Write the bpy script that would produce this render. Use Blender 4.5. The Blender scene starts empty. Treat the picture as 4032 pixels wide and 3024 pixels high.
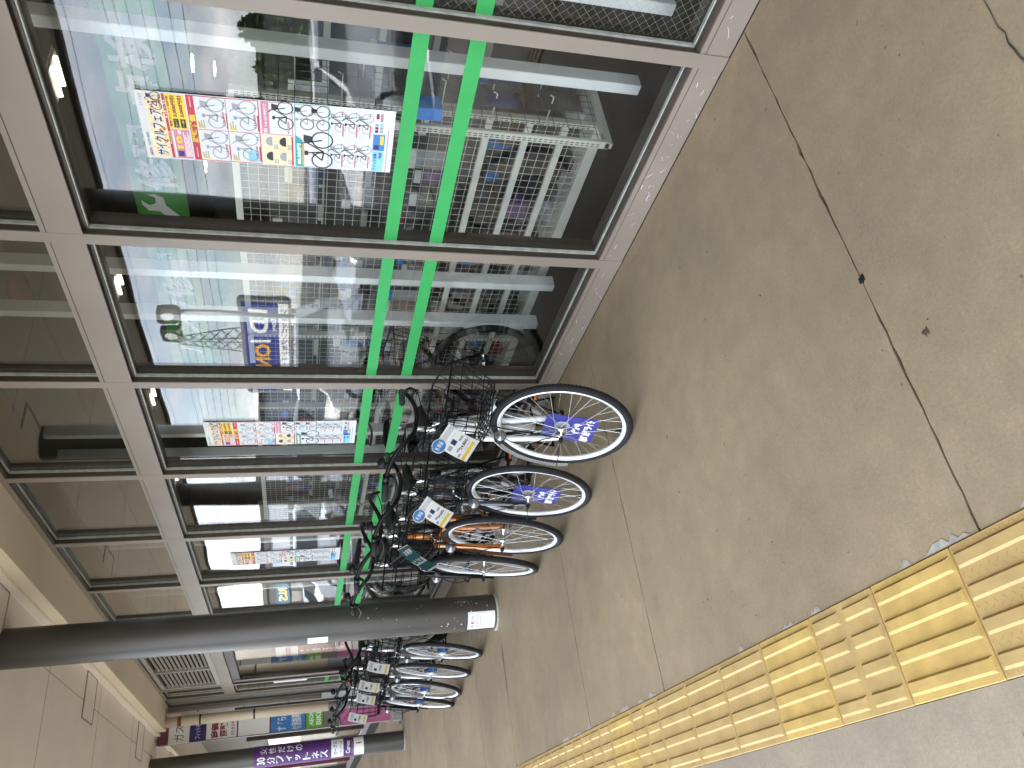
import bpy, math, random
from mathutils import Matrix, Vector
R_ = math.radians
sc = bpy.context.scene
col = sc.collection
rnd = random.Random(7)

# ------------------------------------------------------------------ camera
cam_d = bpy.data.cameras.new('camera'); cam = bpy.data.objects.new('camera', cam_d); col.objects.link(cam)
YAW, PITCH, ROLL = 0.5569, -0.2697, 0.0048
_f = Vector((math.sin(YAW)*math.cos(PITCH), math.cos(YAW)*math.cos(PITCH), math.sin(PITCH)))
_r = Vector((math.cos(YAW), -math.sin(YAW), 0)); _u = _r.cross(_f)
_r2 = _r*math.cos(ROLL)+_u*math.sin(ROLL); _u2 = _u*math.cos(ROLL)-_r*math.sin(ROLL)
# the phone was held upright but the picture is stored on its side: camera x = world down, camera y = world right
M = Matrix.Identity(4)
for i in range(3):
    M[i][0] = -_u2[i]; M[i][1] = _r2[i]; M[i][2] = -_f[i]
M[0][3], M[1][3], M[2][3] = -2.2756, 0.0, 1.4714
cam.matrix_world = M
cam_d.sensor_width = 36; cam_d.lens = 3019.65/4032*36
cam_d.clip_start = 0.05; cam_d.clip_end = 2000
sc.camera = cam

# ------------------------------------------------------------------ world, sun, exposure
SUN_EL, SUN_AZ = R_(52), R_(62)      # sun stands behind the building, high: azimuth from +Y towards +X
w = bpy.data.worlds.new('World'); sc.world = w; w.use_nodes = True
nt = w.node_tree; nt.nodes.clear()
def N(tree, t, **k):
    n = tree.nodes.new(t)
    for a, b in k.items(): setattr(n, a, b)
    return n
out = N(nt, 'ShaderNodeOutputWorld'); bg = N(nt, 'ShaderNodeBackground'); sky = N(nt, 'ShaderNodeTexSky')
sky.sky_type = 'NISHITA'; sky.sun_disc = False; sky.sun_elevation = SUN_EL; sky.sun_rotation = SUN_AZ
sky.air_density = 1.0; sky.dust_density = 0.6; sky.ozone_density = 1.0
tc = N(nt, 'ShaderNodeTexCoord'); sep = N(nt, 'ShaderNodeSeparateXYZ'); nt.links.new(tc.outputs['Generated'], sep.inputs[0])
mx = N(nt, 'ShaderNodeMath', operation='MAXIMUM'); mx.inputs[1].default_value = 0.0; nt.links.new(sep.outputs['Z'], mx.inputs[0])
ad = N(nt, 'ShaderNodeMath', operation='ADD'); ad.inputs[1].default_value = 0.22; nt.links.new(mx.outputs[0], ad.inputs[0])
cx = N(nt, 'ShaderNodeMath', operation='DIVIDE'); cy = N(nt, 'ShaderNodeMath', operation='DIVIDE')
for c, o in ((cx, 'X'), (cy, 'Y')):
    nt.links.new(sep.outputs[o], c.inputs[0]); nt.links.new(ad.outputs[0], c.inputs[1])
cv = N(nt, 'ShaderNodeCombineXYZ'); nt.links.new(cx.outputs[0], cv.inputs[0]); nt.links.new(cy.outputs[0], cv.inputs[1])
cn = N(nt, 'ShaderNodeTexNoise'); cn.inputs['Scale'].default_value = 1.7; cn.inputs['Detail'].default_value = 7; cn.inputs['Roughness'].default_value = 0.55
nt.links.new(cv.outputs[0], cn.inputs['Vector'])
cr = N(nt, 'ShaderNodeValToRGB'); cr.color_ramp.elements[0].position = 0.36; cr.color_ramp.elements[1].position = 0.60
nt.links.new(cn.outputs['Fac'], cr.inputs[0])
cn2 = N(nt, 'ShaderNodeTexNoise'); cn2.inputs['Scale'].default_value = 3.1; cn2.inputs['Detail'].default_value = 6
nt.links.new(cv.outputs[0], cn2.inputs['Vector'])
cc = N(nt, 'ShaderNodeValToRGB'); cc.color_ramp.elements[0].position = .3; cc.color_ramp.elements[1].position = .75
cc.color_ramp.elements[0].color = (3.7, 3.95, 4.6, 1); cc.color_ramp.elements[1].color = (8.4, 8.4, 8.5, 1)
nt.links.new(cn2.outputs['Fac'], cc.inputs[0])
mixc = N(nt, 'ShaderNodeMix', data_type='RGBA'); nt.links.new(cr.outputs['Color'], mixc.inputs['Factor'])
nt.links.new(sky.outputs['Color'], mixc.inputs['A']); nt.links.new(cc.outputs['Color'], mixc.inputs['B'])
nt.links.new(mixc.outputs['Result'], bg.inputs['Color']); bg.inputs['Strength'].default_value = 0.15
nt.links.new(bg.outputs[0], out.inputs[0])
sun_d = bpy.data.lights.new('sun', 'SUN'); sun_d.energy = 3.4; sun_d.angle = R_(0.6); sun_d.color = (1, .95, .87)
sun = bpy.data.objects.new('sun', sun_d); col.objects.link(sun)
sdir = Vector((math.sin(SUN_AZ)*math.cos(SUN_EL), math.cos(SUN_AZ)*math.cos(SUN_EL), math.sin(SUN_EL)))
sun.rotation_euler = sdir.to_track_quat('Z', 'Y').to_euler(); sun.location = (10, 10, 30)
sc.view_settings.view_transform = 'Standard'; sc.view_settings.look = 'None'
sc.view_settings.exposure = 2.82; sc.view_settings.gamma = 1.0; sc.view_settings.use_curve_mapping = False
sc.render.engine = 'CYCLES'
sc.cycles.use_denoising = True
sc.cycles.max_bounces = 10; sc.cycles.transparent_max_bounces = 24; sc.cycles.diffuse_bounces = 5; sc.cycles.glossy_bounces = 4
sc.cycles.caustics_reflective = False; sc.cycles.caustics_refractive = False; sc.cycles.sample_clamp_indirect = 6

# ------------------------------------------------------------------ helpers
def tag(o, label=None, cat=None, group=None, kind=None):
    if label: o['label'] = label
    if cat: o['category'] = cat
    if group: o['group'] = group
    if kind: o['kind'] = kind
    return o
def empty(name, loc=(0, 0, 0), rz=0):
    o = bpy.data.objects.new(name, None); col.objects.link(o); o.location = loc; o.rotation_euler = (0, 0, rz)
    o.empty_display_size = .1
    return o
def link(name, me, parent=None, loc=None):
    o = bpy.data.objects.new(name, me); col.objects.link(o)
    if parent: o.parent = parent
    if loc: o.location = loc
    return o

class MB:
    def __init__(s): s.v = []; s.f = []; s.m = []; s.sm = []
    def add(s, vs, fs, m=0, smooth=False, T=None):
        b = len(s.v)
        for p in vs:
            p = Vector(p)
            s.v.append(tuple(T @ p) if T else tuple(p))
        for f in fs:
            s.f.append([b+i for i in f]); s.m.append(m); s.sm.append(smooth)
        return s
    def box(s, x0, x1, y0, y1, z0, z1, m=0, T=None):
        vs = [(x, y, z) for x in (x0, x1) for y in (y0, y1) for z in (z0, z1)]
        return s.add(vs, [(0, 1, 3, 2), (4, 6, 7, 5), (0, 4, 5, 1), (2, 3, 7, 6), (0, 2, 6, 4), (1, 5, 7, 3)], m, False, T)
    def bbox(s, x0, x1, y0, y1, z0, z1, b=.003, m=0, T=None):
        # box with its vertical edges chamfered (profile in xy) and top edge chamfered
        pr = [(x0+b, y0), (x1-b, y0), (x1, y0+b), (x1, y1-b), (x1-b, y1), (x0+b, y1), (x0, y1-b), (x0, y0+b)]
        mxx, myy = (x0+x1)/2, (y0+y1)/2
        def ins(p):
            return (p[0]+(b if p[0] < mxx else -b), p[1]+(b if p[1] < myy else -b))
        vs = [(p[0], p[1], z0) for p in pr]+[(p[0], p[1], z1-b) for p in pr]+[(*ins(p), z1) for p in pr]
        fs = [tuple(range(7, -1, -1)), tuple(range(16, 24))]
        for k in range(2):
            for i in range(8):
                j = (i+1) % 8; fs.append((k*8+i, k*8+j, k*8+8+j, k*8+8+i))
        return s.add(vs, fs, m, False, T)
    def tube(s, pts, r, n=8, m=0, cap=True, closed=False, T=None, smooth=True):
        pts = [Vector(p) for p in pts]; L = len(pts)
        rr = r if isinstance(r, (list, tuple)) else [r]*L
        vs = []; up = None
        for i, p in enumerate(pts):
            a = pts[(i-1) % L] if (closed or i > 0) else p
            b = pts[(i+1) % L] if (closed or i < L-1) else p
            d = (b-a).normalized()
            if up is None:
                up = Vector((0, 0, 1)) if abs(d.z) < .9 else Vector((1, 0, 0))
            x = d.cross(up); 
            if x.length < 1e-6: x = d.cross(Vector((0, 1, 0)))
            x.normalize(); y = x.cross(d).normalized(); up = y
            for k in range(n):
                t = 2*math.pi*k/n
                vs.append(p+(x*math.cos(t)+y*math.sin(t))*rr[i])
        fs = []
        for i in range(L if closed else L-1):
            j = (i+1) % L
            for k in range(n):
                k2 = (k+1) % n; fs.append((i*n+k, i*n+k2, j*n+k2, j*n+k))
        s.add(vs, fs, m, smooth, T)
        if cap and not closed:
            b = len(s.v)-L*n
            s.f.append([b+k for k in range(n-1, -1, -1)]); s.m.append(m); s.sm.append(False)
            s.f.append([b+(L-1)*n+k for k in range(n)]); s.m.append(m); s.sm.append(False)
        return s
    def lathe(s, prof, n=24, m=0, T=None, closed=False, smooth=True, a0=0, a1=2*math.pi):
        # profile (radius, height) about z
        full = abs(a1-a0-2*math.pi) < 1e-6; K = n if full else n+1
        vs = []
        for i in range(K):
            a = a0+(a1-a0)*i/n
            for (r, h) in prof: vs.append((r*math.cos(a), r*math.sin(a), h))
        P = len(prof); fs = []
        for i in range(n):
            j = (i+1) % K
            for k in range(P if closed else P-1):
                k2 = (k+1) % P
                fs.append((i*P+k, j*P+k, j*P+k2, i*P+k2))
        return s.add(vs, fs, m, smooth, T)
    def quad(s, a, b, c, d, m=0, T=None): return s.add([a, b, c, d], [(0, 1, 2, 3)], m, False, T)
    def prism(s, poly, h0, h1, m=0, T=None):
        n = len(poly); vs = [(p[0], p[1], h0) for p in poly]+[(p[0], p[1], h1) for p in poly]
        fs = [tuple(range(n-1, -1, -1)), tuple(range(n, 2*n))]+[(i, (i+1) % n, n+(i+1) % n, n+i) for i in range(n)]
        return s.add(vs, fs, m, False, T)
    def mesh(s, name, mats):
        me = bpy.data.meshes.new(name); me.from_pydata(s.v, [], s.f); me.update()
        for mm in (mats if isinstance(mats, (list, tuple)) else [mats]): me.materials.append(mm)
        for p, mi, sm in zip(me.polygons, s.m, s.sm): p.material_index = mi; p.use_smooth = sm
        return me
    def build(s, name, mats, parent=None, loc=None): return link(name, s.mesh(name, mats), parent, loc)

_tcache = {}
def text_geo(body, bold=0.0):
    key = (body, bold)
    if key in _tcache: return _tcache[key]
    cu = bpy.data.curves.new('t', 'FONT'); cu.body = body; cu.size = 1.0; cu.resolution_u = 2; cu.offset = bold
    cu.align_x = 'CENTER'; cu.align_y = 'CENTER'
    ob = bpy.data.objects.new('t', cu); col.objects.link(ob)
    dg = bpy.context.evaluated_depsgraph_get()
    me = bpy.data.meshes.new_from_object(ob.evaluated_get(dg))
    vs = [(v.co.x, v.co.y) for v in me.vertices]; fs = [tuple(p.vertices) for p in me.polygons]
    if vs:
        xs = [v[0] for v in vs]; ys = [v[1] for v in vs]
        bb = (min(xs), max(xs), min(ys), max(ys))
    else: bb = (0, 1, 0, 1)
    bpy.data.objects.remove(ob); bpy.data.curves.remove(cu); bpy.data.meshes.remove(me)
    _tcache[key] = (vs, fs, bb); return _tcache[key]
def put_text(mb, body, cx, cy, w, h, m=0, T=None, z=0.0, bold=0.012, fit=True, curve=None):
    # text centred at (cx,cy) stretched into w x h in the local xy plane
    vs, fs, bb = text_geo(body, bold)
    if not vs: return
    bw, bh = bb[1]-bb[0], bb[3]-bb[2]
    sx = w/max(bw, 1e-4); sy = h/max(bh, 1e-4)
    if not fit: sx = sy = min(sx, sy)
    pts = [((v[0]-(bb[0]+bb[1])/2)*sx+cx, (v[1]-(bb[2]+bb[3])/2)*sy+cy, z) for v in vs]
    if curve: pts = [curve(p) for p in pts]
    mb.add(pts, fs, m, False, T)
def rect(mb, x0, x1, y0, y1, m=0, z=0.0, T=None):
    mb.add([(x0, y0, z), (x1, y0, z), (x1, y1, z), (x0, y1, z)], [(0, 1, 2, 3)], m, False, T)
def rrect(x0, x1, y0, y1, r, n=4):
    P = []
    for (cx_, cy_, a) in ((x1-r, y0+r, -90), (x1-r, y1-r, 0), (x0+r, y1-r, 90), (x0+r, y0+r, 180)):
        for i in range(n+1):
            t = R_(a+90*i/n); P.append((cx_+r*math.cos(t), cy_+r*math.sin(t)))
    return P
def frame_T(o, ux, uy):
    ux = Vector(ux).normalized(); uy = Vector(uy).normalized(); uz = ux.cross(uy)
    T = Matrix.Identity(4)
    for i in range(3): T[i][0] = ux[i]; T[i][1] = uy[i]; T[i][2] = uz[i]; T[i][3] = o[i]
    return T

# ------------------------------------------------------------------ materials
MT = {}
def mat(name, c, rough=.5, metal=0.0, var=.12, scale=8.0, bump=0.0, bscale=60.0, spec=None, detail=3, stretch=None, coat=0):
    m = bpy.data.materials.new(name); m.use_nodes = True; t = m.node_tree; b = t.nodes['Principled BSDF']
    b.inputs['Roughness'].default_value = rough; b.inputs['Metallic'].default_value = metal
    if spec is not None: b.inputs['Specular IOR Level'].default_value = spec
    if coat: b.inputs['Coat Weight'].default_value = coat; b.inputs['Coat Roughness'].default_value = .05
    tcn = N(t, 'ShaderNodeTexCoord'); vec = tcn.outputs['Object']
    if stretch:
        mp = N(t, 'ShaderNodeMapping'); mp.inputs['Scale'].default_value = stretch; t.links.new(vec, mp.inputs[0]); vec = mp.outputs[0]
    n = N(t, 'ShaderNodeTexNoise'); n.inputs['Scale'].default_value = scale; n.inputs['Detail'].default_value = detail
    t.links.new(vec, n.inputs['Vector'])
    rp = N(t, 'ShaderNodeValToRGB')
    rp.color_ramp.elements[0].position = .3; rp.color_ramp.elements[1].position = .7
    rp.color_ramp.elements[0].color = tuple(max(0, x*(1-var)) for x in c)+(1,)
    rp.color_ramp.elements[1].color = tuple(min(1, x*(1+var)) for x in c)+(1,)
    t.links.new(n.outputs['Fac'], rp.inputs[0]); t.links.new(rp.outputs[0], b.inputs['Base Color'])
    if bump:
        n2 = N(t, 'ShaderNodeTexNoise'); n2.inputs['Scale'].default_value = bscale; n2.inputs['Detail'].default_value = 4
        t.links.new(vec, n2.inputs['Vector'])
        bp = N(t, 'ShaderNodeBump'); bp.inputs['Strength'].default_value = bump; bp.inputs['Distance'].default_value = .004
        t.links.new(n2.outputs['Fac'], bp.inputs['Height']); t.links.new(bp.outputs[0], b.inputs['Normal'])
    MT[name] = m; return m
def emis(name, c, s):
    m = bpy.data.materials.new(name); m.use_nodes = True; t = m.node_tree; b = t.nodes['Principled BSDF']
    b.inputs['Base Color'].default_value = (*c, 1); b.inputs['Emission Color'].default_value = (*c, 1); b.inputs['Emission Strength'].default_value = s
    MT[name] = m; return m
def glass_mat(name, tint=(.95, .955, .94), veil=0.0, boost=1.0):
    # thin window glass: straight-through transmission plus a Fresnel mirror, the same from both sides
    m = bpy.data.materials.new(name); m.use_nodes = True; t = m.node_tree; t.nodes.clear()
    o = N(t, 'ShaderNodeOutputMaterial'); tr = N(t, 'ShaderNodeBsdfTransparent'); gl = N(t, 'ShaderNodeBsdfGlossy')
    tr.inputs[0].default_value = (*tint, 1); gl.inputs['Roughness'].default_value = 0.0; gl.inputs['Color'].default_value = (1, 1, 1, 1)
    ge = N(t, 'ShaderNodeNewGeometry'); dp = N(t, 'ShaderNodeVectorMath', operation='DOT_PRODUCT')
    t.links.new(ge.outputs['Normal'], dp.inputs[0]); t.links.new(ge.outputs['Incoming'], dp.inputs[1])
    ab = N(t, 'ShaderNodeMath', operation='ABSOLUTE'); t.links.new(dp.outputs['Value'], ab.inputs[0])
    om = N(t, 'ShaderNodeMath', operation='SUBTRACT'); om.inputs[0].default_value = 1; t.links.new(ab.outputs[0], om.inputs[1])
    pw = N(t, 'ShaderNodeMath', operation='POWER'); pw.inputs[1].default_value = 5; t.links.new(om.outputs[0], pw.inputs[0])
    ma = N(t, 'ShaderNodeMath', operation='MULTIPLY_ADD'); ma.inputs[1].default_value = .96*boost; ma.inputs[2].default_value = .043*boost
    t.links.new(pw.outputs[0], ma.inputs[0])
    gp = N(t, 'ShaderNodeNewGeometry'); nz = N(t, 'ShaderNodeTexNoise'); nz.inputs['Scale'].default_value = 1.3; nz.inputs['Detail'].default_value = 1
    t.links.new(gp.outputs['Position'], nz.inputs['Vector']); bm = N(t, 'ShaderNodeBump'); bm.inputs['Strength'].default_value = 1.0; bm.inputs['Distance'].default_value = .0022
    t.links.new(nz.outputs['Fac'], bm.inputs['Height']); t.links.new(bm.outputs[0], gl.inputs['Normal'])
    mi = N(t, 'ShaderNodeMixShader'); t.links.new(ma.outputs[0], mi.inputs[0]); t.links.new(tr.outputs[0], mi.inputs[1]); t.links.new(gl.outputs[0], mi.inputs[2])
    t.links.new(mi.outputs[0], o.inputs[0]); MT[name] = m; return m

# pavement concrete: warm grey with stains, specks and fine grain
def concrete(name, c, seed=0.0, rough=.62):
    m = bpy.data.materials.new(name); m.use_nodes = True; t = m.node_tree; b = t.nodes['Principled BSDF']; L = t.links.new
    ge = N(t, 'ShaderNodeNewGeometry'); mp = N(t, 'ShaderNodeMapping'); mp.inputs['Location'].default_value = (seed, seed*.7, 0)
    L(ge.outputs['Position'], mp.inputs[0]); V = mp.outputs[0]
    def noise(s, d=5, r=.55):
        n = N(t, 'ShaderNodeTexNoise'); n.inputs['Scale'].default_value = s; n.inputs['Detail'].default_value = d; n.inputs['Roughness'].default_value = r
        L(V, n.inputs['Vector']); return n.outputs['Fac']
    def ramp(src, p0, p1, c0, c1):
        r = N(t, 'ShaderNodeValToRGB'); r.color_ramp.elements[0].position = p0; r.color_ramp.elements[1].position = p1
        r.color_ramp.elements[0].color = (*c0, 1); r.color_ramp.elements[1].color = (*c1, 1); L(src, r.inputs[0]); return r.outputs[0]
    def mul(a, bb, f=1.0):
        x = N(t, 'ShaderNodeMix', data_type='RGBA', blend_type='MULTIPLY'); x.inputs['Factor'].default_value = f
        L(a, x.inputs['A']); L(bb, x.inputs['B']); return x.outputs['Result']
    base = ramp(noise(1.1, 6), .3, .72, tuple(x*.80 for x in c), tuple(x*1.12 for x in (c[0]*1.02, c[1], c[2]*.95)))
    g = ramp(noise(95, 4, .7), .25, .75, (.84, .84, .84), (1.12, 1.12, 1.12))
    mid = ramp(noise(11, 5, .6), .3, .7, (.90, .90, .91), (1.06, 1.05, 1.04))
    sp = ramp(noise(34, 3, .5), .245, .30, (.42, .38, .34), (1, 1, 1))
    sp2 = ramp(noise(7.3, 4, .65), .24, .31, (.70, .68, .66), (1, 1, 1))
    col_ = mul(mul(mul(mul(base, mid), g), sp, .8), sp2, .8)
    L(col_, b.inputs['Base Color']); b.inputs['Roughness'].default_value = rough; b.inputs['Specular IOR Level'].default_value = .35
    rr = ramp(noise(5, 4), .3, .7, (rough-.12,)*3, (rough+.12,)*3); L(rr, b.inputs['Roughness'])
    bp = N(t, 'ShaderNodeBump'); bp.inputs['Strength'].default_value = .35; bp.inputs['Distance'].default_value = .002
    L(noise(140, 5, .7), bp.inputs['Height']); L(bp.outputs[0], b.inputs['Normal'])
    MT[name] = m; return m

concrete('pave', (.36, .285, .186)); concrete('pave_outer', (.37, .315, .235), 11.3); concrete('asphalt', (.085, .083, .080), 4.1, .85)
mat('joint_fill', (.07, .06, .05), .9, var=.4, scale=20)
mat('frame_pink', (.255, .213, .172), .42, 0, var=.07, scale=3, bump=.05, bscale=300, stretch=(1, 1, 1))
mat('bronze', (.074, .056, .043), .38, .35, var=.12, scale=4)
mat('gasket', (.42, .43, .38), .6, var=.2, scale=30)
mat('soffit', (.86, .785, .675), .75, var=.05, scale=1.2, bump=.08, bscale=160, detail=5)
mat('soffit_beam', (.86, .75, .58), .8, var=.06, scale=1.3, bump=.25, bscale=220, detail=5)
mat('soffit_line', (.30, .265, .22), .8)
mat('hatch_trim', (.36, .31, .26), .5)
mat('column', (.068, .062, .055), .36, .1, var=.10, scale=2.2, bump=.06, bscale=120, detail=6)
mat('chip', (.55, .50, .42), .8)
mat('tape_green', (.032, .36, .085), .55, var=.05, scale=12)
glass_mat('glass', boost=1.05); glass_mat('glass_upper', tint=(.82, .83, .80), boost=2.5)
mat('white_post', (.78, .80, .79), .4, var=.04, scale=6)
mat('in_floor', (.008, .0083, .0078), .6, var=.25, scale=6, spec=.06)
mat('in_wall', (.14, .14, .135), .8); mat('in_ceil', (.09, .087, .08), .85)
mat('rack_white', (.64, .64, .57), .45, var=.05, scale=10)
mat('rack_grey', (.09, .09, .085), .5, var=.06)
mat('slot_dark', (.03, .03, .03), .8)
mat('yellow', (.51, .35, .135), .55, var=.12, scale=9, bump=.25, bscale=70, detail=6)
mat('yellow2', (.57, .385, .12), .5, var=.16, scale=14, bump=.2, bscale=90, detail=6)
mat('yellow3', (.51, .35, .13), .6, var=.14, scale=11, bump=.3, bscale=50, detail=6)
mat('yellow_dash', (.33, .22, .09), .7)
mat('tyre', (.018, .018, .019), .62, var=.25, scale=40, spec=.18, bump=.6, bscale=260)
mat('rim', (.88, .885, .89), .3, .35, var=.05, scale=9)
mat('spoke', (.70, .70, .70), .25, .9)
mat('chrome', (.78, .78, .78), .15, 1.0)
mat('black_paint', (.006, .006, .0065), .35, 0, var=.2, scale=20, spec=.18)
mat('black_plastic', (.009, .009, .0095), .5, var=.2, scale=30, spec=.18)
mat('rubber', (.015, .015, .015), .7, var=.2, scale=60, spec=.18, bump=.4, bscale=400)
mat('saddle', (.007, .007, .007), .6, var=.2, scale=20, spec=.18)
mat('white_paint', (.88, .885, .89), .25, 0, var=.03, scale=5, coat=.5)
mat('grey_paint', (.055, .060, .070), .25, .3, var=.06, coat=.5)
mat('orange_paint', (.56, .20, .035), .28, .35, var=.08, coat=.5)
mat('silver_paint', (.66, .68, .68), .28, .5, var=.05, coat=.4)
mat('lens', (.30, .31, .33), .10, .6, var=.25, scale=60)
mat('reflector_orange', (.75, .22, .02), .3)
mat('hub_blue', (.03, .10, .28), .4)
mat('placard', (.026, .028, .215), .38, var=.05)
mat('paper', (.86, .86, .85), .6, var=.02, scale=4)
mat('print_white', (.88, .88, .88), .6, var=.02)
mat('ink_black', (.03, .03, .035), .6); mat('ink_grey', (.35, .36, .38), .6); mat('ink_lgrey', (.60, .61, .63), .6)
mat('ink_red', (.52, .035, .06), .55); mat('ink_dred', (.26, .02, .04), .55); mat('ink_yellow', (.85, .62, .05), .55)
mat('ink_teal', (.03, .36, .34), .55); mat('ink_blue', (.05, .22, .55), .55); mat('ink_sky', (.25, .58, .80), .55)
mat('ink_navy', (.03, .03, .16), .55); mat('ink_orange', (.80, .36, .04), .55); mat('ink_cream', (.80, .70, .45), .55)
mat('ink_pink', (.62, .24, .34), .55); mat('ink_purple', (.09, .02, .16), .5); mat('ink_green', (.13, .48, .03), .5)
mat('ink_tealdark', (.03, .14, .17), .5)
mat('pipe_beige', (.62, .52, .39), .55, var=.08, scale=3); mat('rust', (.20, .09, .03), .9)
mat('panel_grey', (.20, .185, .165), .55, var=.06); mat('base_grey', (.30, .30, .28), .6)
mat('bldg_dark', (.05, .047, .042), .7); mat('burgundy', (.17, .03, .055), .5); mat('sign_pink', (.58, .16, .32), .5, var=.04)
mat('louvre', (.36, .33, .30), .5)
mat('dark_void', (.015, .015, .015), .9)
for nm, c in dict(p_black=(.02, .02, .022), p_grey=(.055, .058, .06), p_white=(.38, .39, .39), p_blue=(.02, .14, .42), p_red=(.22, .02, .035), p_navy=(.02, .03, .10), p_tan=(.2, .14, .08), p_green=(.05, .20, .10), p_purple=(.12, .06, .16), p_silver=(.25, .26, .27)).items():
    mat(nm, c, .35, var=.35, scale=25, detail=5)
emis('tube_light', (1, .96, .82), 1.1)
mat('light_box', (.6, .58, .48), .5)
mat('banner_green', (.055, .33, .035), .6, var=.03)
P = MT

# ------------------------------------------------------------------ ground
g = MB(); g.quad((-500, -400, -.16), (500, -400, -.16), (500, 700, -.16), (-500, 700, -.16))
tag(g.build('ground', P['asphalt']), kind='structure')
# walkway bed and slabs: joints run across the walkway every 0.9 to 1.8 m
pv = MB(); pv.box(-4.6, .02, -8, 40, -.155, -.012)
pav = tag(pv.build('pavement', P['joint_fill']), kind='structure')
JY = [-8, -6, -4.1, -2.3, -.47, 1.341, 3.148, 4.125, 5.78, 6.80, 8.6, 9.6, 11.4, 13.2, 15, 16.8, 18.6, 20.4, 24, 28, 32, 36, 40]
def wavy_slab(y0, y1, x0, x1, seed, gap=.0035, amp=.0025, mname='pave', cr=(True, True)):
    r = random.Random(seed); n = 40
    A = []; B = []
    for i in range(n+1):
        x = x0+(x1-x0)*i/n
        k0 = r.uniform(-1, 1)*amp+(.006*max(0, math.sin(x*5+seed)) if r.random() < .25 else 0)
        k1 = r.uniform(-1, 1)*amp
        A.append((x, y0+gap+k0, 0)); B.append((x, y1-gap-k1, 0))
    vs = A+B; vs += [(v[0], v[1], -.012) for v in vs]
    m1 = n+1; fs = [(i, i+1, m1+i+1, m1+i) for i in range(n)]
    o = 2*m1
    for i in range(n):
        fs.append((i+1, i, o+i, o+i+1)); fs.append((m1+i, m1+i+1, o+m1+i+1, o+m1+i))
    fs += [(0, m1, o+m1, o), (n, o+n, o+m1+n, m1+n)]
    m = MB(); m.add(vs, fs); return m.build('slab', P[mname], pav)
for i in range(len(JY)-1):
    wavy_slab(JY[i], JY[i+1], -1.8215, -.004, i)

for i, (a, b) in enumerate(((-8, -3), (-3, .4), (.4, 4.6), (4.6, 8.6), (8.6, 13), (13, 20), (20, 28), (28, 40))): wavy_slab(a, b, -4.6, -2.1235, 50+i, mname='pave_outer')
kb = MB(); kb.bbox(-4.78, -4.604, -8, 40, -.158, .004, .015)
tag(kb.build('kerb', P['pave_outer']), kind='structure')
# cracks, gum and chipped mortar beside the tactile tiles
def strip(mb, pts, w, z=.0012):
    for i in range(len(pts)-1):
        a = Vector(pts[i]); b = Vector(pts[i+1]); d = (b-a).normalized(); n = Vector((-d.y, d.x))
        wa, wb = w[i], w[i+1]
        mb.add([(a.x+n.x*wa, a.y+n.y*wa, z), (a.x-n.x*wa, a.y-n.y*wa, z), (b.x-n.x*wb, b.y-n.y*wb, z), (b.x+n.x*wb, b.y+n.y*wb, z)], [(0, 1, 2, 3)])
c = MB(); pts = []; ww = []; r = random.Random(3)
for i in range(46):
    t = i/45; x = -.62-1.15*t
    pts.append((x, .66+.16*t+r.uniform(-.006, .006)+.02*math.sin(9*t), 0)); ww.append(.0006+.0026*max(0, math.sin(t*6.5-.9))*r.uniform(.5, 1))
strip(c, pts, ww); c.build('crack', P['joint_fill'], pav)
def blob(mb, cx, cy, rad, z, n=14, k=.3):
    vs = [(cx, cy, z)]
    for i in range(n):
        a = 2*math.pi*i/n; q = rad*(1+rnd.uniform(-k, k)); vs.append((cx+q*math.cos(a), cy+q*math.sin(a), z*.4))
    mb.add(vs, [(0, 1+i, 1+(i+1) % n) for i in range(n)])
c = MB(); blob(c, -1.103, 1.337, .014, .004); c.build('gum_spot', P['tyre'], pav)
mat('brown_spot', (.10, .055, .04), .8)
c = MB(); blob(c, -1.352, 1.23, .011, .002, k=.5); blob(c, -1.33, 1.212, .003, .002); c.build('brown_stain', P['brown_spot'], pav)
c = MB()
pts = [(-1.0-.012*i, 5.775+.0015*math.sin(i), 0) for i in range(26)]; strip(c, pts, [.004+.004*abs(math.sin(i*.9)) for i in range(26)], .0016)
c.build('brown_joint_stain', P['brown_spot'], pav)
c = MB(); r = random.Random(12)
for i in range(60):
    blob(c, r.uniform(-1.75, -.1), r.uniform(.6, 7), r.uniform(.0015, .005), .0012, 7, .5)
c.build('dirt_specks', P['brown_spot'], pav)['kind'] = 'stuff'
mat('mortar', (.40, .38, .33), .9, var=.2, scale=40)
c = MB(); r = random.Random(8); y = .7
while y < 8:
    L = r.uniform(.03, .16)
    if r.random() < .6:
        n = 9; vs = [(-1.8195, y+L*i/n, .0016) for i in range(n+1)]+[(-1.8195+r.uniform(.003, .028)*math.sin(math.pi*(i+.3)/(n+.6)), y+L*i/n, .0016) for i in range(n+1)]
        c.add(vs, [(i, n+1+i, n+2+i, i+1) for i in range(n)])
    y += L+r.uniform(.02, .2)
c.build('chipped_mortar', P['mortar'], pav)

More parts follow.
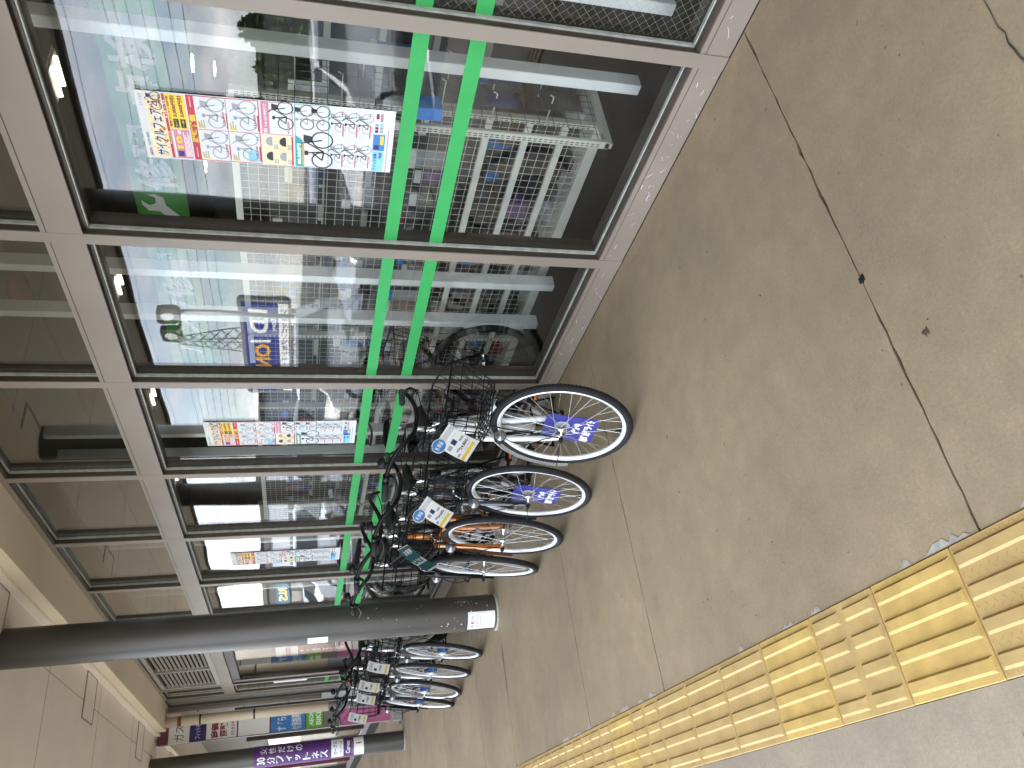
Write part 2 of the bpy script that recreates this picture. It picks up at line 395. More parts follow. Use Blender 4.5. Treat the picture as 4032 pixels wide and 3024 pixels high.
# ------------------------------------------------------------------ tactile paving: 300 mm tiles with four bars
tp = empty('tactile_paving', (-1.97, 4, 0))
tag(tp, 'yellow tactile paving strip with raised bars along the walkway', 'tactile paving')
def tile_mesh(kind):
    m = MB(); h = .0065; b = .1491
    m.bbox(-b, b, -b, b, -.012, .004, .002)
    for k in range(4):
        cx_ = -.1125+k*.075
        segs = [(-.142, .142)] if kind != 2 else [(-.140, -.012), (.012, .140)]
        for (s0, s1) in segs:
            w0, w1 = .0185, .0125
            vs = [(cx_-w0, s0, .0042), (cx_+w0, s0, .0042), (cx_+w0, s1, .0042), (cx_-w0, s1, .0042),
                  (cx_-w1, s0+.007, .0042+h), (cx_+w1, s0+.007, .0042+h), (cx_+w1, s1-.007, .0042+h), (cx_-w1, s1-.007, .0042+h)]
            m.add(vs, [(4, 5, 6, 7), (0, 1, 5, 4), (1, 2, 6, 5), (2, 3, 7, 6), (3, 0, 4, 7)])
    if kind == 0:
        for k in range(5):
            for j in range(22):
                x = -.15+k*.075+(.006 if j % 2 else -.006); y = -.138+j*.0131
                if k in (0, 4): x = (-.138 if k == 0 else .138)
                if abs(x) > .145: continue
                a = .0055
                d = (a*.7, a*.7) if (j+k) % 2 else (a*.7, -a*.7)
                m.add([(x-d[0]-.0008, y-d[1], .0046), (x-d[0]+.0008, y-d[1], .0046), (x+d[0]+.0008, y+d[1], .0046), (x+d[0]-.0008, y+d[1], .0046)], [(0, 1, 2, 3)], 1)
    return m
tmesh = []
for kind, mm in ((0, 'yellow'), (1, 'yellow2'), (2, 'yellow3')):
    tmesh.append(tile_mesh(kind).mesh('tile', [P[mm], P['yellow_dash']]))
kinds = {0: 0, 1: 0, 2: 1, 3: 0, 4: 1, 5: 2, 6: 1, 7: 0, 8: 0, 9: 0, 10: 2, 11: 1, 12: 2}
seq = {}
Yt0 = 2.0423
for k in range(-33, 60):
    y0 = Yt0+.3*k
    if k == 0: kd = 2 if False else 1
    kd = {-4: 0, -3: 0, -2: 1, -1: 2, 0: 1, 1: 0, 2: 0, 3: 0, 4: 2, 5: 1, 6: 2, 7: 2, 8: 2}.get(k, rnd.choice((0, 2, 2, 1)))
    o = link('tile', tmesh[kd], tp); o.location = (-1.9725+1.97, y0-.15+.3-4+.0, 0)
    o.rotation_euler = (rnd.uniform(-.001, .001), rnd.uniform(-.001, .001), rnd.uniform(-.004, .004))

# ------------------------------------------------------------------ storefront
sf = empty('storefront', (0, 5, 0))
tag(sf, 'glazed bicycle shop front with taupe metal frames and green tape bands', 'storefront')
def SP(mb, name, mats, parent=sf):
    o = mb.build(name, mats, parent)
    if parent is sf: o.location = (0, -5, 0)
    return o
Y1, SY, MWD = 1.4478, 1.1052, .0568
MY = [Y1+SY*(i-1) for i in range(-2, 9)]      # near edges of mullions
ZS, ZB, ZT, ZH = .117, 2.3006, 2.4495, 3.21
XG = .055
def mullion(y, wd=MWD, z0=0, z1=ZH):
    b = MB(); b.box(.006, .13, y+.002, y+wd-.002, z0, z1); o = SP(b, 'mullion', P['bronze'])
    c_ = MB(); c_.box(0, .0055, y, y+wd, z0+.001, z1); c_.build('mullion_cap', P['frame_pink'], o)
    for yy in (y-.006, y+wd-.002):
        s_ = MB(); s_.box(.036, .052, yy, yy+.008, ZS+.002, z1-.03); s_.build('gasket', P['gasket'], o)
    return o
for y in MY: mullion(y)
mullion(11.15); mullion(11.72)
bays = [(MY[i]+MWD, MY[i+1]) for i in range(len(MY)-1)]
bays += [(MY[-1]+MWD, 11.15), (11.15+MWD, 11.72)]
gr = random.Random(77)
def bay(y0, y1, idx):
    last = idx >= len(MY)-1
    b = MB(); b.box(.006, .13, y0, y1, ZB+.002, ZT-.002); o = SP(b, 'transom', P['bronze'])
    c_ = MB(); c_.box(.0008, .0056, y0, y1, ZB, ZT); c_.box(-.0004, .0007, y0, y1, ZT-.020, ZT-.0195); c_.build('transom_cap', P['frame_pink'], o)
    c_ = MB(); c_.box(-.0012, .0006, y0+.001, y1-.001, ZT-.0225, ZT-.0195); c_.build('seam', P['bronze'], o)
    if not last or idx == len(bays)-1:
        b = MB(); b.box(.004, .13, y0, y1, 0, ZS-.001); o = SP(b, 'sill', P['frame_pink'])
        c_ = MB(); c_.box(.0025, .0045, y0, y1, ZS-.024, ZS-.022); c_.build('seam', P['bronze'], o)
        for (xa, za, zb_) in ((.012, ZS-.0008, ZS+.012), (.03, ZB-.012, ZB+.001)):
            c_ = MB(); c_.box(xa, .13, y0, y1, za, zb_); c_.build('glazing_bead', P['bronze'], o)
        for (za, zb_) in ((ZS+.0122, ZS+.017), (ZB-.018, ZB-.0125)):
            c_ = MB(); c_.box(.036, .052, y0, y1, za, zb_); c_.build('gasket', P['gasket'], o)
    b = MB(); b.box(.006, .13, y0, y1, ZH-.05, ZH); o = SP(b, 'head_rail', P['bronze'])
    c_ = MB(); c_.box(0, .0055, y0, y1, ZH-.035, ZH-.001); c_.build('head_cap', P['frame_pink'], o)
    for (za, zb_) in ((ZH-.056, ZH-.0505), (ZT, ZT+.006)):
        c_ = MB(); c_.box(.036, .052, y0, y1, za, zb_); c_.build('gasket', P['gasket'], o)
    door = (idx == len(bays)-2)
    if not door:
        b = MB(); b.box(XG, XG+.008, y0-.004, y1+.004, ZS, ZB+.004)
        ka, kb_ = gr.uniform(-.0016, .0016), gr.uniform(-.0008, .0008)
        b.v = [(v[0]+ka*(v[1]-(y0+y1)/2)+kb_*(v[2]-1.2), v[1], v[2]) for v in b.v]
        o = SP(b, 'glass_pane', P['glass'])
        for (za, zb_) in ((1.062, 1.118), (.864, .922)):
            d0, d1 = gr.uniform(-.0035, .0035), gr.uniform(-.0035, .0035); xa = XG-.0026
            t_ = MB(); t_.add([(x, y, z+d) for x in (xa, xa+.0008) for (y, d) in ((y0+.001, d0), (y1-.001, d1)) for z in (za, zb_)], [(0, 1, 3, 2), (4, 6, 7, 5), (0, 4, 5, 1), (2, 3, 7, 6), (0, 2, 6, 4), (1, 5, 7, 3)])
            t_.build('tape_strip', P['tape_green'], o)
        b = MB(); b.box(XG, XG+.008, y0-.004, y1+.004, ZT-.004, ZH-.045); SP(b, 'upper_glass_pane', P['glass_upper'])
for i, (a, b) in enumerate(bays): bay(a, b, i)
sr = random.Random(31); sx_ = MB()
for (a, b) in bays[2:7]:
    for k in range(26):
        y = sr.uniform(a+.02, b-.02); z = sr.uniform(.012, .09); L_ = sr.uniform(.006, .035); an = sr.uniform(-1.2, 1.2); w_ = sr.uniform(.0004, .0011); cv_ = sr.uniform(-.3, .3)
        P0 = [(y+L_*t*math.cos(an+cv_*t), z+L_*t*math.sin(an+cv_*t)) for t in (0, .35, .7, 1)]
        P0 = [(max(a+.005, min(b-.005, p[0])), max(.006, min(.092, p[1]))) for p in P0]
        for p, q_ in zip(P0[:-1], P0[1:]):
            sx_.add([(.0034, p[0], p[1]-w_), (.0034, q_[0], q_[1]-w_), (.0034, q_[0], q_[1]+w_), (.0034, p[0], p[1]+w_)], [(0, 1, 2, 3)])
SP(sx_, 'sill_scratches', P['paper'])['kind'] = 'stuff'
# wired glass in the nearest bay
wy0, wy1 = bays[2]; wg = MB(); step = .036
zz0, zz1 = ZS+.02, ZB-.02
import itertools
def clip_line(y, z, dy, dz):
    ts = []
    for (p, d, lo, hi) in ((y, dy, wy0+.01, wy1-.01), (z, dz, zz0, zz1)):
        t0, t1 = (lo-p)/d, (hi-p)/d
        ts.append((min(t0, t1), max(t0, t1)))
    a, b = max(t[0] for t in ts), min(t[1] for t in ts)
    return (a, b) if b > a+.01 else None
for s_ in (1, -1):
    k = -2.6
    while k < 4.8:
        q = clip_line(wy0, k, 1.0, 1.0*s_)
        if q:
            a, b = q; wg.tube([(XG+.004, wy0+a, k+s_*a), (XG+.004, wy0+b, k+s_*b)], .0004, 3, cap=False)
        k += step
wgo = SP(wg, 'glass_wire_mesh', P['gasket']); wgo['kind'] = 'stuff'
# louvre above the door
lv = MB(); lv.box(.065, .075, 9.25, 11.14, ZT, ZH-.05); lv_o = SP(lv, 'louvre', P['dark_void'])
fr = MB()
for (a, b) in ((9.245, 9.30), (10.19, 10.24), (11.09, 11.148)): fr.box(.008, .05, a, b, ZT+.002, ZH-.05)
for (za, zb_) in ((ZT+.001, ZT+.05), (ZH-.10, ZH-.052)): fr.box(.010, .048, 9.302, 11.088, za, zb_)
fr.build('louvre_frame', P['louvre'], lv_o)
sm_ = MB(); T = Matrix.Translation((.03, 0, 0)) @ Matrix.Rotation(R_(38), 4, 'Y'); sm_.box(-.013, .013, -.435, .435, -.0015, .0015, T=T); sme = sm_.mesh('slat', P['louvre'])
for half in (9.745, 10.665):
    for k in range(12):
        o = link('slat', sme, lv_o); o.location = (0, half, ZT+.085+k*.048)
# shop door below it: sliding glass leaf in a dark frame
dr = MB()
for (a, b) in ((9.25, 9.33), (11.06, 11.148)): dr.box(.02, .10, a, b, 0, ZB)
dr.box(.022, .098, 9.332, 11.058, ZB-.10, ZB-.001); dr.box(.022, .098, 9.332, 11.058, .0, .09)
dro = SP(dr, 'door_frame', P['bronze'])
d2 = MB(); d2.box(.05, .058, 9.331, 11.059, .09, ZB-.1); d2.build('door_glass', P['glass'], dro)
d2 = MB(); d2.box(.012, .0195, 10.98, 11.055, .02, ZB-.02); d2.build('door_stile', P['panel_grey'], dro)
pn = MB(); pn.box(.02, .14, 11.78, 12.12, 0, ZH); SP(pn, 'end_panel', P['bronze'])
pn = MB(); pn.box(-.006, .02, 11.80, 11.95, 0.02, ZH-.02); pn.box(-.006, .018, 11.97, 12.11, 0.02, ZH-.02); SP(pn, 'end_cladding', P['panel_grey'])
nt_ = MB(); nt_.box(XG-.003, XG-.0013, 11.36, 11.56, 1.36, 1.80); nto = nt_.build('paper_notice', P['paper'])
tag(nto, 'white typed notice taped inside the narrow pane beside the shop door', 'notice')
q = MB()
for k in range(14): q.box(XG-.0038, XG-.0031, 11.39, 11.39+(.14 if k % 4 else .10), 1.41+k*.025, 1.416+k*.025)
q.build('typed_lines', P['ink_grey'], nto)

# ------------------------------------------------------------------ canopy over the walkway
cp = MB(); cp.box(-3.56, -.335, -12, 40, 3.37, 3.9)
cpo = tag(cp.build('canopy', P['soffit']), 'cream painted soffit of the canopy over the walkway', 'canopy')
b = MB(); b.box(-.333, -.001, -12, 12.12, ZH, 3.62); b.build('beam', P['soffit_beam'], cpo)
b = MB()
for x in (-.62, -1.53, -2.44): b.box(x-.002, x+.002, -12, 40, 3.3685, 3.3699)
y = -11.2
while y < 40:
    b.box(-3.54, -.36, y-.002, y+.002, 3.3682, 3.3696); y += 1.82
b.build('panel_joints', P['soffit_line'], cpo)
b = MB(); b.box(-.36, -.3352, -12, 40, 3.30, 3.3698); b.build('edge_trim', P['soffit'], cpo)
b = MB(); b.box(-.3345, 6, 12.64, 40, 3.371, 3.9); b.build('side_soffit', P['soffit'], cpo)
b = MB(); b.box(-3.64, -3.562, -12, 40, 3.33, 4.1); b.build('fascia', P['panel_grey'], cpo)
for yy in (2.57, 5.37, 8.17, 10.97, 13.8, 16.6):
    h_ = MB(); x0, x1 = -.775, -.352
    for (a, b_, c_, d_) in ((x0, x1, yy, yy+.012), (x0, x1, yy+.41, yy+.422), (x0, x0+.012, yy+.012, yy+.41), (x1-.012, x1, yy+.012, yy+.41)):
        h_.box(a, b_, c_, d_, 3.360, 3.3678)
    ho = h_.build('ceiling_hatch', P['hatch_trim'], cpo)
    k = MB(); k.box(x0+.016, x1-.016, yy+.016, yy+.406, 3.363, 3.3676); k.build('hatch_door', P['soffit'], ho)
# building mass above and roof, keeps the sun off the interior
b = MB(); b.box(.001, 16, -12, 12.6, 3.66, 5.2); b.box(.14, 16, -12, 12.6, 3.2, 3.655)
tag(b.build('roof_mass', P['in_wall']), 'plain upper wall and roof of the shop above the glass', 'building')

# ------------------------------------------------------------------ columns
def column(x, y, rad, label, group=None):
    m = MB(); m.lathe([(rad*1.0, 0), (rad, .02), (rad, 3.3688)], 40)
    m.lathe([(rad, 3.3685), (0, 3.3685)], 40)
    o = m.build('column', P['column']); o.location = (x, y, 0)
    tag(o, label, 'column', 'round canopy columns')
    q = MB(); q.lathe([(rad+.012, .0005), (rad+.008, .007), (rad+.0005, .012)], 40); q.build('base_sealant', P['mortar'], o); return o
PX, PY, PR = -.715, 5.87, .132
col1 = column(PX, PY, PR, 'dark grey round column with white notices standing between the bicycles')
col2 = column(-.785, 12.15, .132, 'dark grey round column with purple banner near the fitness sign')
column(-3.05, 5.72, .18, 'dark round canopy column at the parking side edge'); column(-3.1, 12.2, .18, 'dark round canopy column at the parking side farther along')
column(-.8, -.4, .142, 'dark grey round column behind the camera')
# paint chips on the near column
ch = MB(); r = random.Random(21)
for i in range(46):
    a = R_(r.uniform(205, 300)); z = r.choice((r.uniform(.15, .35), r.uniform(.3, 1.0), r.uniform(.05, .6))); s_ = r.uniform(.0015, .006)
    if i > 26: a = R_(r.gauss(292, 7)); z = r.gauss(.27, .03); s_ = r.uniform(.001, .004)
    rr_ = PR+.0006; n = 7; vs = []
    for k in range(n):
        t = 2*math.pi*k/n; q_ = s_*r.uniform(.6, 1.2)
        aa = a+q_*math.cos(t)/rr_; vs.append((rr_*math.cos(aa), rr_*math.sin(aa), z+q_*1.5*math.sin(t)))
    ch.add(vs, [tuple(range(n))])
ch.build('paint_chips', P['chip'], col1)['kind'] = 'stuff'
def wrap(rad):      # plane (x right as seen from outside, y up) -> cylinder, centre angle a0
    def f(a0):
        return lambda p: (rad+p[2])*math.cos(a0+p[0]/rad), (rad+p[2])*math.sin(a0+p[0]/rad)
    return f
def cyl_map(cx_, cy_, rad, a0):
    def g_(p):
        a = a0+p[0]/rad; q_ = rad+p[2]
        return (cx_+q_*math.cos(a), cy_+q_*math.sin(a), p[1])
    return g_
def cyl_sheet(mb, x0, x1, y0, y1, m, z, cm, n=10, th=0):
    vs = []; fs = []
    for i in range(n+1):
        x = x0+(x1-x0)*i/n; vs += [cm((x, y0, z)), cm((x, y1, z))]
    for i in range(n): fs.append((2*i, 2*i+2, 2*i+3, 2*i+1))
    mb.add(vs, fs, m, True)
def wrap_sign(cx_, cy_, rad, a0, lab):
    c2 = cyl_map(cx_, cy_, rad, R_(a0)); m = MB(); cyl_sheet(m, -.16, .16, .62, 2.12, 0, .004, c2, 12); cyl_sheet(m, -.16, .16, .62, .72, 1, .006, c2, 12)
    for k, ch_ in enumerate('高価買取おたからや'): put_text(m, ch_, 0, 2.02-k*.145, .15, .12, 1, z=.006, bold=.03, curve=c2)
    tag(m.build('column_sign', [P['paper'], P['ink_dred']]), lab, 'sign')
column(-3.05, 16.35, .18, 'dark round canopy column farthest along the parking side')
wrap_sign(-3.1, 12.2, .18, 20, 'tall white sign with red writing round the parking side column farther along')
wrap_sign(-3.05, 16.35, .18, 10, 'tall white sign with red writing round the farthest parking side column')
# notice low on the near column and the small one higher up
A0 = R_(232)
cm = cyl_map(PX, PY, PR, A0)
n1 = MB(); cyl_sheet(n1, -.085, .062, .028, .238, 0, .0015, cm)
n1o = n1.build('column_notice', P['paper']); tag(n1o, 'white laminated request notice wrapped low on the near grey column', 'notice')
q = MB()
for (x0, x1, y0, y1) in ((-.078, .055, .036, .0368), (-.078, .055, .2292, .23), (-.078, -.0772, .036, .23), (.0542, .055, .036, .23)): cyl_sheet(q, x0, x1, y0, y1, 0, .0022, cm)
put_text(q, 'お 願 い', -.015, .203, .09, .022, 1, z=.0022, bold=.03, curve=cm)
for k, (t_, w_) in enumerate((('自転車を置かないで下さい。', .095), ('通行の妨げになります。', .08), ('ご協力下さい。', .05))):
    put_text(q, t_, -.06+w_/2, .168-k*.026, w_*1.1, .012, 1, z=.0022, bold=.01, curve=cm)
put_text(q, 'イオンタウン', .0, .065, .05, .007, 1, z=.0022, bold=.0, curve=cm)
q.build('notice_print', [P['ink_grey'], P['ink_black']], n1o)
cm = cyl_map(PX, PY, PR, R_(206))
n1 = MB(); cyl_sheet(n1, -.045, .022, 1.268, 1.41, 0, .0015, cm)
n1o = n1.build('column_label', P['paper']); tag(n1o, 'small white handwritten label at chest height on the near grey column', 'notice')
q = MB(); put_text(q, 'そうじ', -.012, 1.335, .035, .06, 0, z=.0022, bold=0, curve=cm); q.build('label_print', P['ink_black'], n1o)

# banner signs wrapped round the far column
cm = cyl_map(-.785, 12.15, .132, R_(262))
bn = MB(); cyl_sheet(bn, -.20, .20, 1.03, 2.06, 0, .004, cm, 16)
put_text(bn, '30', -.055, 1.96, .10, .11, 1, z=.006, bold=.03, curve=cm)
for k, ch_ in enumerate('分フィットネス'): put_text(bn, ch_, -.055, 1.83-k*.118, .10 if ch_ not in 'ィッ' else .075, .10 if ch_ not in 'ィッ' else .075, 1, z=.006, bold=.03, curve=cm)
for k, ch_ in enumerate('女性だけの'): put_text(bn, ch_, .068, 1.93-k*.118, .085, .095, 1, z=.006, bold=.015, curve=cm)
bo = bn.build('column_banner', [P['ink_purple'], P['print_white']]); tag(bo, 'purple vertical banner wrapped round the far column with white Japanese writing', 'banner')
b2 = MB(); cyl_sheet(b2, -.128, .128, .862, 1.026, 0, .004, cm)
put_text(b2, 'カーブス', .0, .975, .17, .055, 1, z=.006, bold=.02, curve=cm); put_text(b2, 'イオンタウン店', .0, .895, .17, .035, 1, z=.006, bold=.0, curve=cm)
bo = b2.build('column_sign', [P['paper'], P['ink_black']]); tag(bo, 'white name sign under the purple banner on the far column', 'sign')
b2 = MB(); cyl_sheet(b2, -.128, .128, .722, .858, 0, .004, cm)
put_text(b2, 'Curves', .0, .80, .165, .062, 1, z=.006, bold=.02, curve=cm); put_text(b2, 'The power to amaze yourself', .0, .742, .17, .012, 1, z=.006, bold=0, curve=cm)
bo = b2.build('column_sign', [P['ink_purple'], P['print_white']]); tag(bo, 'purple logo sign with white script on the far column', 'sign')
b2 = MB(); cyl_sheet(b2, -.128, .128, .58, .718, 0, .004, cm)
ar = [(-.10, -.02), (.03, -.02), (.03, -.045), (.09, 0), (.03, .045), (.03, .02), (-.10, .02)]
b2.add([cm((p[0], .65+p[1], .006)) for p in ar], [(0, 1, 5, 6), (2, 3, 4)], 1)
bo = b2.build('column_sign', [P['paper'], P['ink_red']]); tag(bo, 'white sign with red arrow pointing right on the far column', 'sign')
#@@BIKES
# ------------------------------------------------------------------ shop interior
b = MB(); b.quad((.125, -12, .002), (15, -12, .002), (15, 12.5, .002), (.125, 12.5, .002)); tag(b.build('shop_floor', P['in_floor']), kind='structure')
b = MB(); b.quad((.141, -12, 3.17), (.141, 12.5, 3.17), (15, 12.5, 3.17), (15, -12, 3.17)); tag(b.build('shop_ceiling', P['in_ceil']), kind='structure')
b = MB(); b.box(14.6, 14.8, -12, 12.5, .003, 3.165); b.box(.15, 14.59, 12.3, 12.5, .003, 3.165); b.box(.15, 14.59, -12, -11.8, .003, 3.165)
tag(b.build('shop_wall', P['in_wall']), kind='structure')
ORD = ['first', 'second', 'third', 'fourth', 'fifth', 'sixth', 'seventh', 'eighth', 'ninth']
for ix, x in enumerate((2.78, 5.7, 8.9, 11.6)):
    for iy, y in enumerate((-2.2, .9, 4.03, 6.3, 8.4, 10.5)):
        lt = MB(); lt.box(-.13, .13, -.13, .13, -.018, .0); lt.box(-.15, .15, -.15, .15, -.004, .003)
        o = lt.build('ceiling_light', P['light_box'], loc=(x, y, 3.162))
        tag(o, 'recessed twin tube shop light, %s row from the window, %s from the camera end' % (ORD[ix], ORD[iy]), 'ceiling light', 'shop ceiling lights')
        for s_ in (-.06, .06):
            t_ = MB(); t_.tube([(s_, -.12, -.032), (s_, .12, -.032)], .013, 8); t_.build('tube', P['tube_light'], o)
# white square posts behind the glass, in pairs
pw = MB(); pw.bbox(0, .078, 0, .052, .003, 3.165, .003); pme = pw.mesh('window_post', P['white_post'])
PYs = [1.585, 1.975, 3.395, 3.785, 5.205, 5.56, 7.03, 7.39, 8.84]
for k, y in enumerate(PYs):
    o = link('window_post', pme, None, (.53, y, 0))
    tag(o, ['white square post behind the wired glass pane', 'white square post behind the large flyer pane nearest the camera', 'white square post behind glass, right one of the pair in the second pane', 'white square post behind glass, left one of the pair in the second pane', 'white square post behind the second flyer', 'white square post just left of the second flyer', 'white square post behind glass right of the third flyer', 'white square post behind glass by the third flyer', 'white square post behind glass next to the shop door'][k], 'post', 'white posts behind the window')
# wire display racks along the window
UY = [2.325, 3.24, 4.155, 5.07, 5.985, 6.90, 7.815]
def slots(mb, y, x, z0, z1):
    z = z0
    while z < z1:
        mb.box(x-.0008, x+.0002, y+.006, y+.010, z, z+.016); mb.box(x-.0008, x+.0002, y+.018, y+.022, z+.0, z+.016); z += .026
gw = MB(); GX = 0; 
W = UY[1]-UY[0]
for k in range(int((W-.03)/.047)+1):
    y = .03+k*.047; gw.tube([(0, y, .07), (0, y, 1.755)], .0016, 4, cap=False)
for k in range(36): gw.tube([(-.003, .03, .075+k*.047), (-.003, W, .075+k*.047)], .0016, 4, cap=False)
gme = gw.mesh('wire_grid', P['rack_white'])
up = MB(); up.bbox(-.02, .02, 0, .028, .045, 1.78, .002); upme = up.mesh('upright', P['rack_white'])
sl = MB(); slots(sl, 0, -.0202, .1, 1.74); slme = sl.mesh('upright_slots', P['slot_dark'])
tb = MB(); tb.box(-.014, .014, .03, W-.002, 1.757, 1.79); tbme = tb.mesh('top_rail', P['rack_white'])
sh = MB(); sh.box(-.01, .012, .03, W-.002, -.022, .012); sh.box(.013, .36, .03, W-.002, -.002, .010, 1); shme = sh.mesh('shelf', [P['rack_white'], P['rack_grey']])
bs = MB(); bs.box(-.012, .40, .002, W-.002, .012, .068); bs.box(-.03, -.01, W-.10, W-.08, .0, .05); bsme = bs.mesh('base', P['rack_white'])
bk = MB(); bk.box(.37, .38, .0, W-.002, .07, 1.02); bkme = bk.mesh('back_board', P['rack_grey'])
racks = []
for k, y in enumerate(UY[:-1]):
    rk = empty('display_rack', (.69, y, 0)); racks.append(rk)
    tag(rk, ['white wire grid rack with shelves behind the large flyer pane', 'white wire grid rack behind the second pane from the camera', 'white wire grid rack behind the pane with the white bicycle basket', 'white wire grid rack behind the second flyer and dark bicycle', 'white wire grid rack behind the orange bicycle', 'white wire grid rack behind the third flyer'][k], 'display rack', 'wire racks along the window')
    for nm, me in (('wire_grid', gme), ('top_rail', tbme), ('base', bsme), ('back_board', bkme)):
        o = link(nm, me, rk)
        if nm == 'wire_grid': o['kind'] = 'stuff'
    u = link('upright', upme, rk); q = link('upright_slots', slme, u); q['kind'] = 'stuff'
    for z in (.22, .405, .605) if k < 3 else (.30, .62, .9):
        o = link('shelf', shme, rk); o.location = (0, 0, z)
# rack end with its own grid and hooks, facing the near pane
er = empty('rack_end', (.5, 2.28, 0)); tag(er, 'grid end panel of the window rack with hooks and hanging packs', 'rack end')
e = MB(); e.bbox(-.0, .02, 0, .04, .05, 1.78, .002); e.box(.0, .46, .005, .035, .035, .07); e.box(.43, .45, .005, .035, .07, 1.78); eo = e.build('end_frame', P['rack_white'], er)
e = MB(); slots(e, .008, -.0002, .1, 1.74); e.build('end_slots', P['slot_dark'], er)['kind'] = 'stuff'
e = MB()
for k in range(9): e.tube([(.025+k*.047, .015, .08), (.025+k*.047, .015, 1.76)], .0018, 4, cap=False)
for k in range(24): e.tube([(.02, .012, .1+k*.07), (.43, .012, .1+k*.07)], .0018, 4, cap=False)
e.build('end_grid', P['rack_grey'], er)['kind'] = 'stuff'
for (x, z) in ((.12, .35), (.3, .36), (.1, .62), (.26, .6), (.36, .8), (.15, .85), (.3, 1.2), (.12, 1.3), (.2, 1.5)):
    e = MB(); e.tube([(x, .01, z), (x, -.13, z), (x, -.14, z+.02)], .003, 6); e.build('hook', P['rack_white'], er)
# goods: cartons and hanging packs
cart = MB(); cart.bbox(-.5, .5, -.5, .5, 0, 1, .03); cart_me = cart.mesh('carton', P['p_grey'])
pk = MB()      # pillow pack with a header card and a hole bar
nU, nV = 6, 7; vs = []; fs = []
for s_ in (-1, 1):
    for j in range(nV+1):
        for i in range(nU+1):
            u_, v_ = i/nU, j/nV; d = .5*(math.sin(math.pi*u_)*math.sin(math.pi*min(1, v_*1.05)))**.6 if 0 < u_ < 1 and 0 < v_ < 1 else 0
            vs.append((s_*d, u_-.5, v_*.82))
    b0 = (0 if s_ < 0 else (nU+1)*(nV+1))
    for j in range(nV):
        for i in range(nU):
            a = b0+j*(nU+1)+i; f = (a, a+1, a+nU+2, a+nU+1); fs.append(f if s_ > 0 else f[::-1])
pk.add(vs, fs, 0, True); pk.box(-.06, .06, -.5, .5, .80, 1.0, 1)
pk_me = pk.mesh('hanging_pack', [P['p_black'], P['p_white']])
def goods(me, name, loc, scale, rz, m0, m1=None, label=None, group=None):
    o = link(name, me, None, loc); o.scale = scale; o.rotation_euler = (0, 0, rz)
    o.material_slots[0].link = 'OBJECT'; o.material_slots[0].material = P[m0]
    if m1 and len(o.material_slots) > 1: o.material_slots[1].link = 'OBJECT'; o.material_slots[1].material = P[m1]
    tag(o, label.replace('@', m0.split('_')[1]), 'package', group); return o
mat('p_blue2', (.02, .22, .70), .4, var=.1); mat('p_card', (.62, .63, .63), .5, var=.2, scale=30)
r = random.Random(5)
pal = ['p_black']*10+['p_grey']*6+['p_white']*2+['p_navy', 'p_blue', 'p_red', 'p_silver', 'p_silver', 'p_tan', 'p_purple']
for k, y0 in enumerate(UY[:-1]):
    for zi, z in enumerate((.068, .232, .417) if k < 3 else (.068, .31, .63)):
        y = y0+.07
        while y < y0+W-.06:
            wd = r.uniform(.05, .13); hh = r.uniform(.06, .135)
            goods(cart_me, 'carton', (.69+r.uniform(.10, .25), y+wd/2, z), (r.uniform(.06, .14), wd*.92, hh), r.uniform(-.15, .15), r.choice(pal), None, 'small @ carton on the %s shelf of the %s window rack from the camera' % (('bottom', 'second', 'third')[zi], ORD[k]), 'cartons on the low window shelves')
            y += wd+r.uniform(.005, .06)
    for zi, z in enumerate((.70, 1.02, 1.36)):
        y = y0+.08
        while y < y0+W-.08:
            wd = r.uniform(.07, .13); hh = r.uniform(.16, .27)
            goods(pk_me, 'hanging_pack', (.69+r.uniform(.08, .2), y+wd/2, z), (.05, wd, hh), r.uniform(-.25, .25), r.choice(pal), r.choice(('p_card', 'p_card', 'p_card', 'p_grey', 'p_black', 'p_blue2', 'p_red')), '@ bagged part hanging in the %s row of the %s window rack from the camera' % (('lowest', 'middle', 'top')[zi], ORD[k]), 'bagged parts hanging on the window racks')
            y += wd+r.uniform(.02, .09)
for (x, z, m0, m1, sx, sy, lab) in ((.36, 1.00, 'p_blue', 'p_white', .16, .2, 'bright blue pack hanging on the rack end below the large flyer'), (.12, .52, 'p_navy', 'p_grey', .12, .2, 'navy pack hanging low on the rack end'), (.28, .50, 'p_navy', 'p_blue', .12, .2, 'dark blue pack with blue header on the rack end'), (.15, .22, 'p_grey', 'p_grey', .13, .2, 'grey pack hanging lowest on the rack end'), (.33, .20, 'p_black', 'p_grey', .12, .2, 'black pack hanging lowest at the back of the rack end')):
    o = goods(pk_me, 'hanging_pack', (.5+x, 2.28-.09, z-.02), (.05, sx, sy), R_(90), m0, m1, lab, None)
o = goods(cart_me, 'carton', (.515, 2.195, .88), (.10, .06, .115), .1, 'p_blue2', None, 'bright blue box on the rack end between the green tapes', None)
fl_ = empty('shop_flag', (.28, 10.8, 0)); tag(fl_, 'red and white shop flag standing behind the shop door glass', 'flag')
T = frame_T((0, 0, 0), (0, -1, 0), (0, 0, 1))
q = MB(); rect(q, -.27, .27, 1.48, 1.76, 0, 0, T); rect(q, -.27, .27, .80, 1.479, 1, 0, T); put_text(q, 'docomo', 0, 1.62, .44, .10, 2, T, .003, .02)
for k, ch_ in enumerate('来店予約'): put_text(q, ch_, 0, 1.40-k*.15, .12, .12, 3, T, .003, .02)
q.build('flag_cloth', [P['print_white'], P['ink_dred'], P['ink_red'], P['print_white']], fl_)
q = MB(); q.tube([(.01, .29, .003), (.01, .29, 1.80), (.01, -.27, 1.80)], .008, 6); q.build('flag_pole', P['bronze'], fl_)
